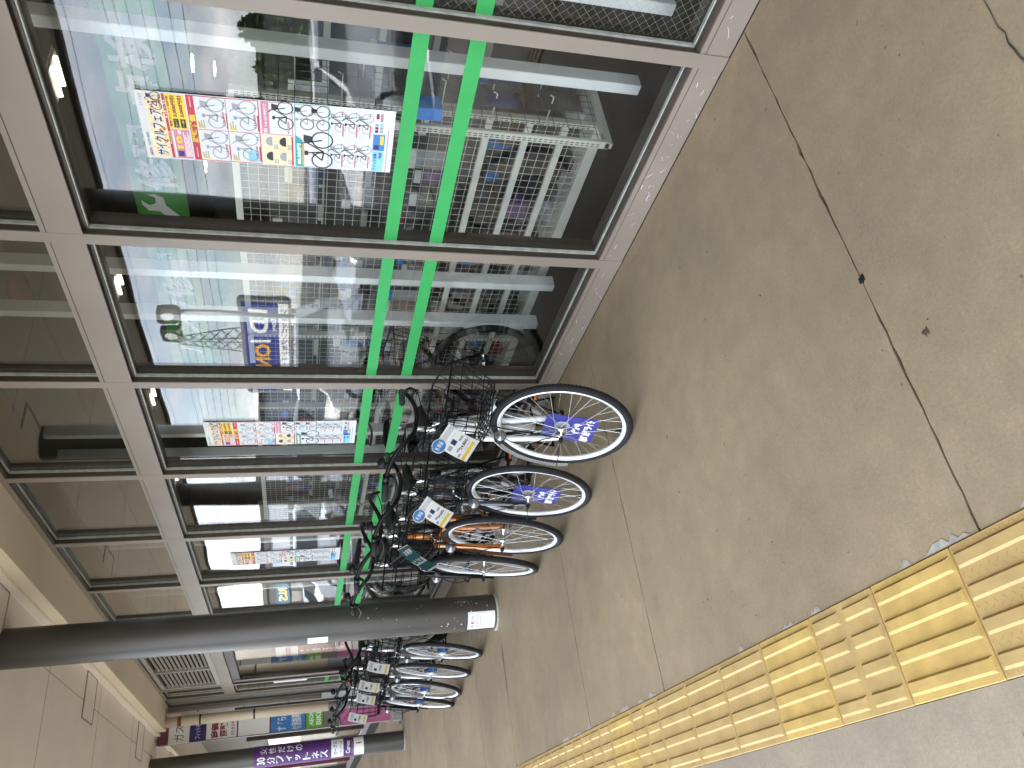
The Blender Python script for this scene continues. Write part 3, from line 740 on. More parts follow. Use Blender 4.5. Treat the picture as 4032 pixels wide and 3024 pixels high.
bl = MB(); bl.lathe([(0, .0), (.07, .0), (.085, -.03), (.085, -.07), (.05, -.10), (0, -.105)], 20); blo = bl.build('alarm_bell', P['ink_dred'], None, (1.0, 4.2, 3.168)); tag(blo, 'dark red round alarm bell on the shop ceiling behind the upper pane', 'bell')
# rows of shelving deeper in the shop
for ri, (X0, za) in enumerate(((3.3, 1.75), (5.6, 1.75), (8.2, 2.1))):
    rk = empty('aisle_shelf', (X0, 5.5, 0))
    tag(rk, ['long white aisle shelf nearest the window racks', 'long white aisle shelf in the middle of the shop', 'tall white shelf at the back of the shop'][ri], 'shelf')
    q = MB(); q.box(-.02, .02, -5.5, 6.2, 0.01, za); q.build('back_board', P['rack_grey'], rk)
    for zi, z in enumerate((.1, .5, .9, 1.3) if za < 2 else (.1, .6, 1.1, 1.6)):
        q = MB(); q.box(-.4, -.021, -5.5, 6.2, z-.02, z); q.box(-.41, -.4005, -5.5, 6.2, z-.03, z+.02); q.build('shelf', P['rack_white'], rk)
        y = -5.2
        while y < 6.1:
            wd = r.uniform(.2, .5)
            if r.random() < .62:
                goods(cart_me, 'carton', (X0-.2, 5.5+y+wd/2, z+.001), (.28, wd*.95, r.uniform(.14, .34)), r.uniform(-.04, .04), r.choice(pal), None, '@ carton on the %s level of the %s aisle shelf inside the shop' % (('lowest', 'second', 'third', 'top')[zi], ORD[ri]), 'cartons on the aisle shelves')
            y += wd+r.uniform(.02, .3)
# hanging green service banner inside
T = frame_T((2.0, 3.70, 2.262), (0, -1, 0), (0, 0, 1))
bn = MB(); bn.box(-.93, .93, 0, .35, -.004, .0, 0, T)
put_text(bn, '修理', -.30, .18, .58, .26, 1, T, .003, .03); put_text(bn, '点検', .40, .18, .60, .26, 1, T, .003, .03)
wr = [(-.915, .10), (-.80, .20), (-.80, .27), (-.74, .31), (-.70, .31), (-.745, .26), (-.72, .215), (-.665, .215), (-.64, .26), (-.63, .21), (-.66, .16), (-.74, .15), (-.86, .05)]
bn.add([(p[0], p[1], .003) for p in wr], [tuple(range(len(wr)-1, -1, -1))], 1, False, T)
o = bn.build('hanging_banner', [P['banner_green'], P['print_white']]); tag(o, 'green hanging banner with wrench mark reading repair and inspection inside the shop', 'banner')
T = frame_T((2.0, 5.75, 2.262), (0, -1, 0), (0, 0, 1))
bn = MB(); bn.box(-.93, .93, 0, .35, -.004, 0, 0, T); put_text(bn, 'パンク修理', .1, .18, 1.4, .24, 1, T, .003, .03)
o = bn.build('hanging_banner', [P['banner_green'], P['print_white']]); tag(o, 'second green hanging banner farther from the camera inside the shop', 'banner')
mat('ink_magenta', (.85, .02, .35), .5)
T = frame_T((1.35, 2.18, 1.87), (0, -1, 0), (0, 0, 1)); q = MB(); q.box(-.02, .34, -.12, .12, -.004, 0, 1, T); put_text(q, 'Rc', .07, .07, .12, .075, 0, T, .003, .05)
o = q.build('shop_sign_card', [P['ink_magenta'], P['p_black']]); tag(o, 'black card with magenta letters behind the near mullion', 'sign')

mat('flyer_paper', (.70, .71, .72), .6, var=.02)
# ------------------------------------------------------------------ flyers on the glass
def bike_icon(mb, cx_, cy_, s, m=0, m2=1, z=.0):
    rr_ = .30*s
    for sx in (-.36, .36):
        n = 14; vs = []
        for i in range(n):
            a = 2*math.pi*i/n
            for q_ in (rr_, rr_*.86): vs.append((cx_+sx*s+q_*math.cos(a), cy_-.18*s+q_*math.sin(a), z))
        mb.add(vs, [(2*i, 2*((i+1) % n), 2*((i+1) % n)+1, 2*i+1) for i in range(n)], m)
    def ln(a, b_, w_=.022):
        A = Vector(a); B = Vector(b_); d = (B-A).normalized(); n_ = Vector((-d.y, d.x))*w_*s
        mb.add([(cx_+(A.x*s+n_.x), cy_+(A.y*s+n_.y), z), (cx_+(A.x*s-n_.x), cy_+(A.y*s-n_.y), z), (cx_+(B.x*s-n_.x), cy_+(B.y*s-n_.y), z), (cx_+(B.x*s+n_.x), cy_+(B.y*s+n_.y), z)], [(0, 1, 2, 3)], m2)
    ln((-.36, -.18), (-.05, -.22)); ln((-.05, -.22), (-.12, .22)); ln((-.05, -.22), (.24, .22)); ln((.36, -.18), (.22, .36)); ln((.22, .36), (.12, .42)); ln((-.2, .25), (-.04, .25), .05); ln((-.36, -.18), (-.1, .1))
    mb.add([(cx_+x*s, cy_+y*s, z) for x, y in ((.27, .10), (.47, .10), (.52, .32), (.27, .32))], [(0, 1, 2, 3)], m)
FM = ['flyer_paper', 'ink_red', 'ink_yellow', 'ink_cream', 'ink_black', 'ink_grey', 'ink_lgrey', 'ink_navy', 'ink_teal', 'ink_sky', 'ink_pink', 'ink_dred', 'print_white', 'ink_orange', 'ink_blue']
FI = {n: i for i, n in enumerate(FM)}; FI['paper'] = 0
def flyer_print():
    W_, H_ = .295, .88; m = MB()
    def t2y(t): return H_*(1-t)
    def rc(x0, x1, t0, t1, mm, z=.0004): rect(m, x0*W_, x1*W_, t2y(t1), t2y(t0), FI[mm], z)
    def tx(s, x, t, w_, h_, mm, z=.0012, bold=.02): put_text(m, s, x*W_, t2y(t), w_*W_, h_*H_, FI[mm], None, z, bold)
    r = random.Random(2)
    tx('AEON', -.40, .018, .12, .011, 'ink_dred'); tx('AEON BIKE', -.2, .018, .2, .009, 'ink_teal'); tx('11 / 27', .38, .018, .16, .010, 'ink_grey')
    rc(-.48, .48, .030, .095, 'ink_cream')
    for k in range(90):
        x, t = r.uniform(-.46, .46), r.uniform(.033, .092)
        if r.random() < .75 and -.33 < x < .2 and .045 < t < .08: continue
        s = r.uniform(.008, .022); a = r.uniform(0, 6)
        m.add([((x+s*math.cos(a+j*1.257)*(1 if j % 2 else .6))*W_, t2y(t)+s*W_*math.sin(a+j*1.257)*(1 if j % 2 else .6), .0007) for j in range(5)], [(0, 1, 2, 3, 4)], FI[r.choice(('ink_orange', 'ink_red', 'ink_orange'))])
    tx('サイクルフェア', -.09, .063, .70, .045, 'print_white', .0012, .10); tx('サイクルフェア', -.09, .063, .70, .043, 'ink_navy', .0018, .025)
    bike_icon(m, .37*W_, t2y(.062), .058, FI['ink_navy'], FI['ink_navy'], .0012); tx('CYCLE FAIR', .37, .086, .18, .007, 'ink_black')
    rc(-.48, .48, .097, .107, 'ink_red'); tx('特別企画', -.16, .102, .2, .008, 'ink_yellow'); tx('9.18 ~ 23', .26, .102, .26, .008, 'print_white')
    rc(-.48, -.03, .108, .178, 'ink_pink'); rc(-.47, -.05, .110, .118, 'paper', .0007); tx('10', -.22, .135, .2, .024, 'ink_yellow', .0012, .05); tx('倍', -.07, .14, .07, .014, 'print_white')
    for k in range(5): rc(-.45, -.06-.04*(k % 3), .153+k*.005, .1555+k*.005, 'print_white', .0008)
    rc(-.45, -.36, .122, .146, 'ink_navy', .0008)
    rc(-.02, .48, .108, .178, 'ink_yellow'); tx('電動アシスト自転車', .23, .115, .44, .009, 'ink_dred')
    for k, s in enumerate(('5,000円引', '3,000円引')):
        rc(0, .13, .125+k*.026, .145+k*.026, 'ink_black', .0008); tx('全タイプ' if k == 0 else '一部', .065, .135+k*.026, .1, .008, 'ink_yellow'); tx(s, .31, .135+k*.026, .30, .018, 'ink_dred', .0012, .04)
    # red block
    rc(-.49, .49, .184, .455, 'ink_red'); rc(-.478, .478, .212, .451, 'paper', .0006)
    tx('厳選特価', .0, .198, .42, .026, 'ink_yellow', .0012, .05)
    for k in range(2): rc(-.44+.76*k, -.29+.76*k, .197, .199, 'print_white', .0008)
    rc(-.004, .004, .212, .451, 'ink_red', .0008); rc(-.478, .478, .329, .331, 'ink_red', .0008)
    cells = [(-.24, .27, '114,800'), (.24, .27, '136,800'), (-.24, .39, '149,600'), (.24, .39, '133,800')]
    def cell(x, t, price, s=.10, red=True):
        bike_icon(m, x*W_+.004, t2y(t), s, FI['ink_grey'], FI['ink_grey'], .001)
        for k in range(3): rc(x-.21, x-.21+r.uniform(.06, .14), t-.05+k*.009, t-.046+k*.009, 'ink_grey', .0009)
        tx(price, x-.06, t+.047, .20, .011, 'ink_dred'); rc(x-.21, x+.03, t+.056, t+.061, 'ink_red', .0009)
        for k in range(2): rc(x+.12+k*.04, x+.15+k*.04, t+.047, t+.056, r.choice(('ink_sky', 'ink_teal', 'ink_blue')), .0009)
        m.add([((x-.22)*W_, t2y(t-.05), .0008), ((x-.22)*W_, t2y(t-.02), .0008), ((x-.10)*W_, t2y(t-.055), .0008)], [(0, 1, 2)], FI['ink_yellow'])
    for c_ in cells: cell(*c_)
    rc(-.46, -.28, .40, .445, 'ink_sky', .0007)
    # pink and cream row
    rc(-.49, -.01, .462, .585, 'ink_cream')
    for k in range(4):
        x, t = -.37+.24*(k % 2), .495+.055*(k//2)
        pts_ = [(.07*math.cos(a_)*(1 if math.sin(a_) > 0 else 1.1), .05*max(-.25, math.sin(a_))) for a_ in [2*math.pi*i/12 for i in range(12)]]
        m.add([((x+.02)*W_+p[0]*W_, t2y(t)+p[1]*W_*1.3, .0009) for p in pts_], [tuple(range(12))], FI[('ink_black', 'ink_grey', 'ink_grey', 'ink_black')[k]])
        for j in range(3): rc(x-.10, x-.02, t+.012+j*.006, t+.015+j*.006, 'ink_grey', .0009)
    rc(-.49, -.01, .578, .585, 'ink_red', .0008)
    rc(.0, .49, .462, .585, 'ink_pink'); rc(.012, .478, .493, .581, 'paper', .0006); tx('100', .05, .476, .08, .016, 'print_white'); tx('9.18→27 特別価格', .29, .478, .34, .013, 'print_white')
    bike_icon(m, .30*W_, t2y(.538), .095, FI['ink_black'], FI['ink_black'], .001); tx('103,800', .12, .568, .18, .010, 'ink_dred')
    # teal block
    rc(-.49, .49, .592, .730, 'ink_teal'); rc(-.482, .482, .595, .727, 'paper', .0006)
    m.add([(-.482*W_, t2y(.595), .0009), (-.482*W_, t2y(.628), .0009), (-.05*W_, t2y(.622), .0009), (.02*W_, t2y(.595), .0009)], [(0, 1, 2, 3)], FI['ink_teal'])
    tx('80,000円', -.28, .609, .34, .018, 'print_white', .0014, .04); rc(-.46, -.1, .622, .629, 'ink_orange', .0012)
    bike_icon(m, -.20*W_, t2y(.676), .135, FI['ink_black'], FI['ink_black'], .001)
    for t in (.625, .69): bike_icon(m, .30*W_, t2y(t), .085, FI['ink_black'], FI['ink_grey'], .001)
    # small bikes
    for j in range(3):
        for i in range(2):
            x, t = -.25+.5*i, .762+j*.056
            bike_icon(m, x*W_+.006, t2y(t), .07, FI['ink_grey'], FI['ink_black'], .001)
            for k in range(4): rc(x-.22, x-.22+r.uniform(.05, .11), t-.02+k*.007, t-.017+k*.007, 'ink_lgrey', .0009)
            rc(x-.2, x+.0, t+.0235, t+.028, 'ink_red', .0009)
            for k in range(3): rc(x+.1+k*.03, x+.122+k*.03, t+.018, t+.024, r.choice(('ink_sky', 'ink_teal', 'ink_red', 'ink_blue')), .0009)
            rc(-.49, .49, t+.0285, t+.0292, 'ink_lgrey', .0007)
    rc(-.002, .002, .735, .905, 'ink_lgrey', .0007)
    rc(-.49, -.15, .915, .965, 'ink_sky'); tx('クイック洗車', -.33, .928, .28, .016, 'ink_navy'); tx('900', -.22, .95, .10, .014, 'ink_navy')
    rc(-.14, .12, .915, .965, 'ink_blue'); rc(-.04, .1, .945, .96, 'ink_yellow', .0007); rc(-.12, -.05, .92, .942, 'ink_navy', .0007)
    for k in range(6): rc(.15+.05*(k % 3), .19+.05*(k % 3), .92+.02*(k//3), .934+.02*(k//3), r.choice(('ink_dred', 'ink_navy', 'ink_sky', 'ink_grey')), .0007)
    tx('AEON', .38, .945, .12, .012, 'ink_dred'); rc(-.49, .2, .975, .979, 'ink_grey'); rc(.36, .44, .922, .934, 'ink_dred')
    return m
fp = flyer_print().mesh('flyer_print', [P[n] for n in FM])
fs_ = MB(); fs_.box(-.1475, .1475, 0, .88, -.0006, 0); fsm = fs_.mesh('flyer', P['flyer_paper'])
for k, (yc, lab) in enumerate(((2.008, 'large printed bicycle sale flyer in the pane nearest the camera'), (4.314, 'printed bicycle sale flyer in the pane behind the white bicycle'), (6.512, 'printed bicycle sale flyer seen pale through reflections above the orange bicycle'))):
    o = link('flyer', fsm); o.matrix_world = frame_T((XG+.0092+.0006, yc, 1.135), (0, -1, .018 if k == 0 else .01), (0, .018 if k == 0 else .01, 1))
    o.location = (XG-.0040, yc, 1.135)
    tag(o, lab, 'flyer', 'sale flyers on the window'); link('flyer_print', fp, o)
# ------------------------------------------------------------------ bicycles
WR = .338
AX_P = Vector((.904, 0, .72)); AX_D = Vector((-.3746, 0, .9272))
def steerT(deg): return Matrix.Translation(AX_P) @ Matrix.Rotation(R_(deg), 4, AX_D) @ Matrix.Translation(-AX_P)
HX = 1.10
def wheel_parts(hub, T=None):
    Tw = (T or Matrix.Identity(4)) @ Matrix.Translation(hub) @ Matrix.Rotation(R_(90), 4, 'X')
    out = {}
    m = MB(); ring = []
    for k in range(10):
        a = 2*math.pi*k/10; ring.append((.3205+.0175*math.cos(a), .0175*math.sin(a)))
    m.lathe(ring, 72, closed=True, T=Tw)
    # tread blocks: raised zigzag lugs round the crown
    for i in range(120):
        a = 2*math.pi*i/120
        for s_ in (-1, 1):
            for (off, hh) in ((.0045, .3381), (.0115, .3335)):
                c_, sn = math.cos(a+s_*.01), math.sin(a+s_*.01); t = (-sn, c_)
                y = s_*off; q_ = .0045; d = .0024
                vs = []
                for (du, dv) in ((-q_, -d), (q_, -d*.2), (q_, d), (-q_, d*.2)):
                    vs.append(((hh+.0004-.0)*c_+t[0]*du, (hh+.0004)*sn+t[1]*du, y+dv))
                base = [(v[0]*.994, v[1]*.994, v[2]) for v in vs]
                m.add(vs+base, [(0, 1, 2, 3), (0, 4, 5, 1), (1, 5, 6, 2), (2, 6, 7, 3), (3, 7, 4, 0)], T=Tw)
    out['tyre'] = (m, 'tyre')
    m = MB(); m.lathe([(.3065, -.0125), (.3065, .0125), (.299, .0125), (.289, .006), (.287, 0), (.289, -.006), (.299, -.0125)], 72, closed=True, T=Tw)
    out['rim'] = (m, 'rim')
    m = MB(); m.lathe([(.0, -.056), (.008, -.056), (.008, -.036), (.026, -.036), (.028, -.031), (.014, -.027), (.014, .027), (.028, .031), (.026, .036), (.008, .036), (.008, .056), (.0, .056)], 20, T=Tw)
    out['hub'] = (m, 'chrome')
    m = MB()
    for i in range(36):
        s_ = 1 if i % 2 else -1; cross = 1 if (i//2) % 2 else -1
        a = 2*math.pi*i/36; b_ = a+cross*R_(62)
        m.tube([(.026*math.cos(b_), .026*math.sin(b_), s_*.033), (.290*math.cos(a), .290*math.sin(a), s_*.002)], .0011, 5, cap=False, T=Tw)
    out['spokes'] = (m, 'spoke')
    m = MB(); Tr = Tw @ Matrix.Rotation(R_(58), 4, 'Z') @ Matrix.Translation((.185, 0, .012))
    pr = [(.034*math.cos(2*math.pi*i/16), .013*math.sin(2*math.pi*i/16)) for i in range(16)]; m.prism(pr, -.004, .006, T=Tr)
    out['wheel_reflector'] = (m, 'lens')
    m = MB(); m.tube([(.284, 0, 0), (.256, .0, .003)], .0035, 6, T=Tw @ Matrix.Rotation(R_(-75), 4, 'Z')); out['valve'] = (m, 'black_plastic')
    return out
def arc(hub, rad, a0, a1, n=26):
    return [(hub[0]+rad*math.cos(R_(a0+(a1-a0)*i/n)), hub[1], hub[2]+rad*math.sin(R_(a0+(a1-a0)*i/n))) for i in range(n+1)]
def fender(hub, a0, a1, T=None, rad=.357, w=.024):
    m = MB(); n = 28; vs = []
    prof = [(-w, -.010), (-w*.7, .001), (0, .005), (w*.7, .001), (w, -.010), (w*.7, -.001), (0, .003), (-w*.7, -.001)]
    for i in range(n+1):
        a = R_(a0+(a1-a0)*i/n)
        for (y, dr) in prof: vs.append((hub[0]+(rad+dr)*math.cos(a), hub[1]+y, hub[2]+(rad+dr)*math.sin(a)))
    k = len(prof); fs = [(i*k+j, i*k+(j+1) % k, (i+1)*k+(j+1) % k, (i+1)*k+j) for i in range(n) for j in range(k)]
    m.add(vs, fs, 0, True, T); return m
def smooth(pts, it=2):
    pts = [Vector(p) for p in pts]
    for _ in range(it):
        q_ = [pts[0]]
        for a, b_ in zip(pts[:-1], pts[1:]): q_ += [a*.75+b_*.25, a*.25+b_*.75]
        q_.append(pts[-1]); pts = q_
    return pts
def bike_meshes(steer=33, basket='tall', dynamo=False, kind='city'):
    """list of (path tuple, MB, material key); 'paint' is replaced by the bicycle's own colour"""
    S = steerT(steer); out = []
    fh = Vector((HX, 0, WR)); rh = Vector((0, 0, WR))
    def A(name, m, mk, parent=None, kind_=None): out.append((name, m, mk, parent, kind_))
    for nm, hub, T in (('front_wheel', fh, S), ('rear_wheel', rh, None)):
        wp = wheel_parts(hub, T)
        A(nm, *wp['rim'])
        for p_ in ('tyre', 'hub', 'spokes', 'wheel_reflector', 'valve'):
            A(p_, *wp[p_], nm, 'stuff' if p_ == 'spokes' else None)
    # frame
    m = MB()
    m.tube([(.915, 0, .695), (.847, 0, .865)], .019, 12)
    m.tube(smooth([(.888, 0, .775), (.76, 0, .60), (.58, 0, .44), (.36, 0, .45)]), .0165, 10)
    m.tube(smooth([(.905, 0, .72), (.80, 0, .52), (.60, 0, .34), (.44, 0, .285)]), .019, 10)
    m.tube([(.44, 0, .285), (.27, 0, .735)], .0165, 10)
    for s_ in (-1, 1):
        m.tube([(.44, s_*.03, .285), (.25, s_*.045, .30), (0, s_*.058, WR)], .009, 8)
        m.tube([(.285, s_*.016, .70), (.12, s_*.045, .50), (0, s_*.058, WR)], .007, 8)
    m.tube([(.44, -.038, .285), (.44, .038, .285)], .022, 12)
    A('frame', m, 'paint')
    m = MB(); m.tube([(.277, 0, .715), (.245, 0, .80), (.235, 0, .83)], .0135, 10); A('seat_post', m, 'chrome')
    # saddle: wide city saddle
    m = MB(); sec = [(-.13, .075, .885, .02), (-.125, .095, .89, .035), (-.07, .105, .893, .042), (0, .075, .885, .04), (.06, .036, .878, .036), (.12, .022, .874, .03), (.135, .012, .868, .018)]
    vs = []; fs = []; n = 12
    for (x, hw, zt, th) in sec:
        for k in range(n):
            a = 2*math.pi*k/n; vs.append((.235+x, hw*math.cos(a), zt-th/2+th/2*math.sin(a)*(1.0 if math.sin(a) > 0 else 1.6)))
    for i in range(len(sec)-1):
        for k in range(n): fs.append((i*n+k, i*n+(k+1) % n, (i+1)*n+(k+1) % n, (i+1)*n+k))
    fs += [tuple(range(n-1, -1, -1)), tuple(range((len(sec)-1)*n, len(sec)*n))]
    m.add(vs, fs, 0, True); A('saddle', m, 'saddle')
    m = MB()
    for s_ in (-.045, .045): m.lathe([(.018, 0), (.02, .012), (.018, .024), (.02, .036), (.018, .048)], 12, T=Matrix.Translation((.14, s_, .815)))
    A('saddle_spring', m, 'chrome', 'saddle', 'stuff')
    # drivetrain
    m = MB(); Tc = Matrix.Translation((.44, -.055, .285)) @ Matrix.Rotation(R_(90), 4, 'X')
    m.lathe([(.0, -.004), (.07, -.004), (.075, 0), (.07, .004), (.0, .004)], 28, T=Tc); A('chain_ring', m, 'black_plastic')
    m = MB(); gp = smooth([(.50, -.07, .36), (.44, -.07, .375), (.2, -.07, .40), (0, -.07, .385), (-.06, -.07, .34), (0, -.07, .295), (.2, -.07, .245), (.44, -.07, .195), (.53, -.07, .27)], 1)
    m.add([(p.x, -.064, p.z) for p in gp]+[(p.x, -.078, p.z) for p in gp], [tuple(range(len(gp))), tuple(range(2*len(gp)-1, len(gp)-1, -1))]+[(i, (i+1) % len(gp), len(gp)+(i+1) % len(gp), len(gp)+i) for i in range(len(gp))])
    A('chain_guard', m, 'black_plastic')
    for s_, ang in ((-1, 20), (1, 200)):
        e = Vector((.44+.16*math.cos(R_(ang)), s_*.10, .285+.16*math.sin(R_(ang))))
        m = MB(); m.tube([(.44, s_*.085, .285), e], [.012, .009], 8); m.tube([(.44, s_*.03, .285), (.44, s_*.09, .285)], .008, 8); A('crank_arm', m, 'black_paint')
        m = MB(); y0, y1 = sorted((s_*.115, s_*.195))
        m.box(e.x-.042, e.x+.042, y0, y0+.012, e.z-.012, e.z+.012); m.box(e.x-.042, e.x+.042, y1-.012, y1, e.z-.012, e.z+.012)
        m.box(e.x-.042, e.x-.028, y0+.0121, y1-.0121, e.z-.012, e.z+.012); m.box(e.x+.028, e.x+.042, y0+.0121, y1-.0121, e.z-.012, e.z+.012)
        m.box(e.x-.010, e.x+.010, min(y0, s_*.09), max(y1, s_*.09)-.0125, e.z-.009, e.z+.009); A('pedal', m, 'black_plastic')
        pr_ = MB(); pr_.box(e.x+.0422, e.x+.045, y0+.02, y1-.02, e.z-.007, e.z+.007); A('pedal_reflector', pr_, 'reflector_orange', 'pedal' if s_ < 0 else 'pedal#2')
    # fenders
    A('front_fender', fender(fh, 78, 205, S), 'paint')
    A('rear_fender', fender(rh, 12, 205), 'paint')
    m = MB()
    for s_ in (-1, 1):
        m.tube([fh+Vector((0, s_*.055, 0)), fh+Vector((.355*math.cos(R_(196)), s_*.024, .355*math.sin(R_(196))))], .0022, 5, T=S)
    A('fender_stay', m, 'black_paint', 'front_fender', 'stuff')
    m = MB()
    for s_ in (-1, 1): m.tube([rh+Vector((0, s_*.06, 0)), rh+Vector((.355*math.cos(R_(165)), s_*.024, .355*math.sin(R_(165))))], .0022, 5)
    A('fender_stay', m, 'black_paint', 'rear_fender', 'stuff')
    m = MB(); m.box(-.372, -.362, -.03, .03, .40, .44); A('rear_reflector', m, 'ink_red', 'rear_fender')
    # fork
    m = MB()
    m.tube([(.915, 0, .70), (.922, 0, .682)], .021, 12, T=S)
    m.tube([(.918, -.052, .69), (.918, 0, .70), (.918, .052, .69)], .015, 10, T=S)
    for s_ in (-1, 1):
        m.tube(smooth([(.918, s_*.050, .69), (.965, s_*.052, .58), (1.02, s_*.054, .47), (1.055, s_*.057, .40), (HX, s_*.060, WR)]), [.015]*3+[.014]*8+[.0115]*6 if False else .0135, 10, T=S)
    A('fork', m, 'paint')
    m = MB()
    for s_ in (-1, 1): m.lathe([(.0, 0), (.011, 0), (.011, .016), (.007, .016), (.007, .024), (0, .024)], 10, T=S @ Matrix.Translation(fh+Vector((0, s_*.066, 0))) @ Matrix.Rotation(R_(-90*s_), 4, 'X'))
    A('axle_nut', m, 'black_plastic', 'fork', 'stuff')
    if dynamo:
        m = MB(); m.lathe([(0, -.032), (.043, -.032), (.045, -.028), (.045, .028), (.043, .032), (0, .032)], 24, T=S @ Matrix.Translation(fh) @ Matrix.Rotation(R_(90), 4, 'X')); A('hub_dynamo', m, 'silver_paint')
        m = MB(); m.lathe([(.0455, -.018), (.0458, .018)], 24, T=S @ Matrix.Translation(fh) @ Matrix.Rotation(R_(90), 4, 'X')); A('dynamo_label', m, 'hub_blue', 'hub_dynamo')
    # brake caliper
    m = MB(); m.tube(smooth([(.95, -.03, .645), (.955, -.036, .69), (.955, 0, .735), (.955, .036, .69), (.95, .03, .645)], 1), .006, 6, T=S); m.tube([(.93, 0, .70), (.97, 0, .725)], .006, 6, T=S); A('front_brake', m, 'chrome')
    # stem and bars
    m = MB(); m.tube([(.847, 0, .865), (.800, 0, .985)], .0125, 10, T=S); m.tube([(.803, 0, .985), (.835, 0, .995)], .014, 8, T=S); A('stem', m, 'chrome')
    m = MB(); m.tube([(.853, 0, .85), (.838, 0, .888)], .023, 12, T=S); A('headset', m, 'black_plastic')
    half = [(.838, 0, .995), (.845, .045, .997), (.86, .10, 1.02), (.835, .165, 1.065), (.76, .225, 1.085), (.66, .268, 1.075), (.565, .285, 1.06)]
    L_ = smooth([(x, y, z) for x, y, z in half], 2); R2 = [Vector((p.x, -p.y, p.z)) for p in L_]
    m = MB(); m.tube(list(reversed(R2))+L_[1:], .0115, 10, T=S); A('handlebar', m, 'black_paint')
    for s_ in (-1, 1):
        ge = [Vector((.685, s_*.258, 1.0785)), Vector((.62, s_*.276, 1.068)), Vector((.552, s_*.2875, 1.058))]
        m = MB(); m.tube(ge, [.0165, .0168, .0162], 12, T=S); A('grip', m, 'rubber')
        m = MB()
        m.tube([Vector((.725, s_*.243, 1.083)), Vector((.70, s_*.252, 1.08))], .018, 10, T=S)
        m.tube(smooth([(.735, s_*.245, 1.07), (.755, s_*.262, 1.045), (.70, s_*.285, 1.02), (.61, s_*.305, 1.02), (.575, s_*.312, 1.025)], 1), [.009, .010, .009, .008, .0075, .007, .007, .006] if False else .0075, 8, T=S)
        A('brake_lever', m, 'black_paint')
    m = MB(); Tb = S @ Matrix.Translation((.775, -.205, 1.115)) @ Matrix.Rotation(R_(20), 4, 'X')
    m.lathe([(.0, .026), (.012, .024), (.022, .016), (.027, .004), (.027, -.004), (.020, -.010), (.0, -.012)], 18, T=Tb); m.tube([(.775, -.205, 1.10), (.775, -.212, 1.08)], .008, 8, T=S); A('bell', m, 'black_plastic')
    # cables
    m = MB()
    m.tube([S @ Vector(p) for p in smooth([(.755, -.262, 1.045), (.87, -.20, 1.0), (.97, -.10, .96), (.99, -.02, .85), (.965, .0, .735)], 2)], .0026, 6)
    A('brake_cable', m, 'black_plastic')
    m = MB(); m.tube([S @ Vector(p) for p in smooth([(.755, .262, 1.045), (.90, .16, 1.02), (.97, .02, 1.0), (.93, -.06, .90), (.86, -.03, .78)], 2)]+[Vector((.80, -.02, .55))], .0026, 6); A('brake_cable', m, 'black_plastic')
    m = MB(); m.tube([S @ Vector(p) for p in smooth([(.985, -.055, .60), (1.02, -.10, .54), (1.05, -.105, .47), (1.07, -.075, .42), (1.085, -.062, .37)], 2)], .0028, 6); A('light_cable', m, 'black_plastic')
    # basket
    m = MB(); x0, x1 = .935, 1.235; zb, zt = .70, .955
    if basket == 'low': zb, zt = .705, .93
    tb_, bb_ = (.185, .135), (.16, .125)
    def ringp(z, hw, xa, xb): return [(xa, -hw, z), (xb-.03, -hw, z), (xb, -hw+.03, z), (xb, hw-.03, z), (xb-.03, hw, z), (xa, hw, z)]
    top_dz = .035
    def lev(t):
        hw = .135+.055*t; xa = x0-.01*t; xb = x1-.055+.055*t; z = zb+(zt-zb)*t
        P_ = ringp(z, hw, xa, xb); return [(p[0], p[1], p[2]-top_dz*t*max(0, (p[0]-xa)/(xb-xa))) for p in P_]
    for t, rr_ in ((0, .0035), (.06, .0024), (.25, .0021), (.5, .0021), (.75, .0021), (1, .005)): m.tube(lev(t), rr_, 6, closed=True, T=S)
    a0, a1 = lev(0), lev(1)
    def lerp(p, q_, t): return tuple(p[i]+(q_[i]-p[i])*t for i in range(3))
    for (i, j, n) in ((0, 1, 6), (2, 3, 8), (4, 5, 6), (5, 0, 8)):
        for k in range(n+1):
            m.tube([lerp(a0[i], a0[j], k/n), lerp(a1[i], a1[j], k/n)], .0021, 4, cap=False, T=S)
    for k in range(1, 8): m.tube([lerp(a0[0], a0[5], k/8), lerp(a0[2], a0[3], (k-.5)/7)], .0021, 4, cap=False, T=S)
    for k in range(1, 6): m.tube([lerp(a0[0], a0[1], k/6), lerp(a0[5], a0[4], k/6)], .0021, 4, cap=False, T=S)
    A('basket', m, 'black_paint')
    m = MB()
    for s_ in (-1, 1): m.tube(smooth([(HX, s_*.066, WR+.0), (1.115, s_*.085, .50), (1.11, s_*.09, .697)], 1), .0035, 6, T=S)
    m.tube([(.86, 0, .88), (.93, 0, .86)], .006, 6, T=S); m.tube([(.926, -.06, .86), (.926, .06, .86)], .006, 6, T=S)
    A('basket_stay', m, 'black_paint', 'basket', 'stuff')
    # headlight
    m = MB(); Tl = S @ Matrix.Translation((1.02, -.083, .615)) @ Matrix.Rotation(R_(80), 4, 'Y')
    m.lathe([(0, -.04), (.016, -.038), (.026, -.02), (.030, .012), (.030, .018)], 18, T=Tl); m.tube([(.99, -.083, .615), (.955, -.062, .62)], .007, 6, T=S); A('headlight', m, 'black_plastic')
    m = MB(); m.lathe([(.0295, .018), (.022, .027), (0, .030)], 18, T=Tl); A('lamp_lens', m, 'lens', 'headlight')
    # lock box on the seat tube side, rack and stand
    m = MB(); m.box(.02, .07, -.045, .045, .63, .70); A('ring_lock', m, 'black_plastic')
    m = MB()
    for s_ in (-1, 1):
        m.tube(smooth([(.20, s_*.05, .725), (-.05, s_*.06, .725), (-.25, s_*.06, .72), (-.29, s_*.03, .72)], 1), .005, 6); m.tube([(-.06, s_*.06, .722), (0, s_*.066, WR)], .0045, 6)
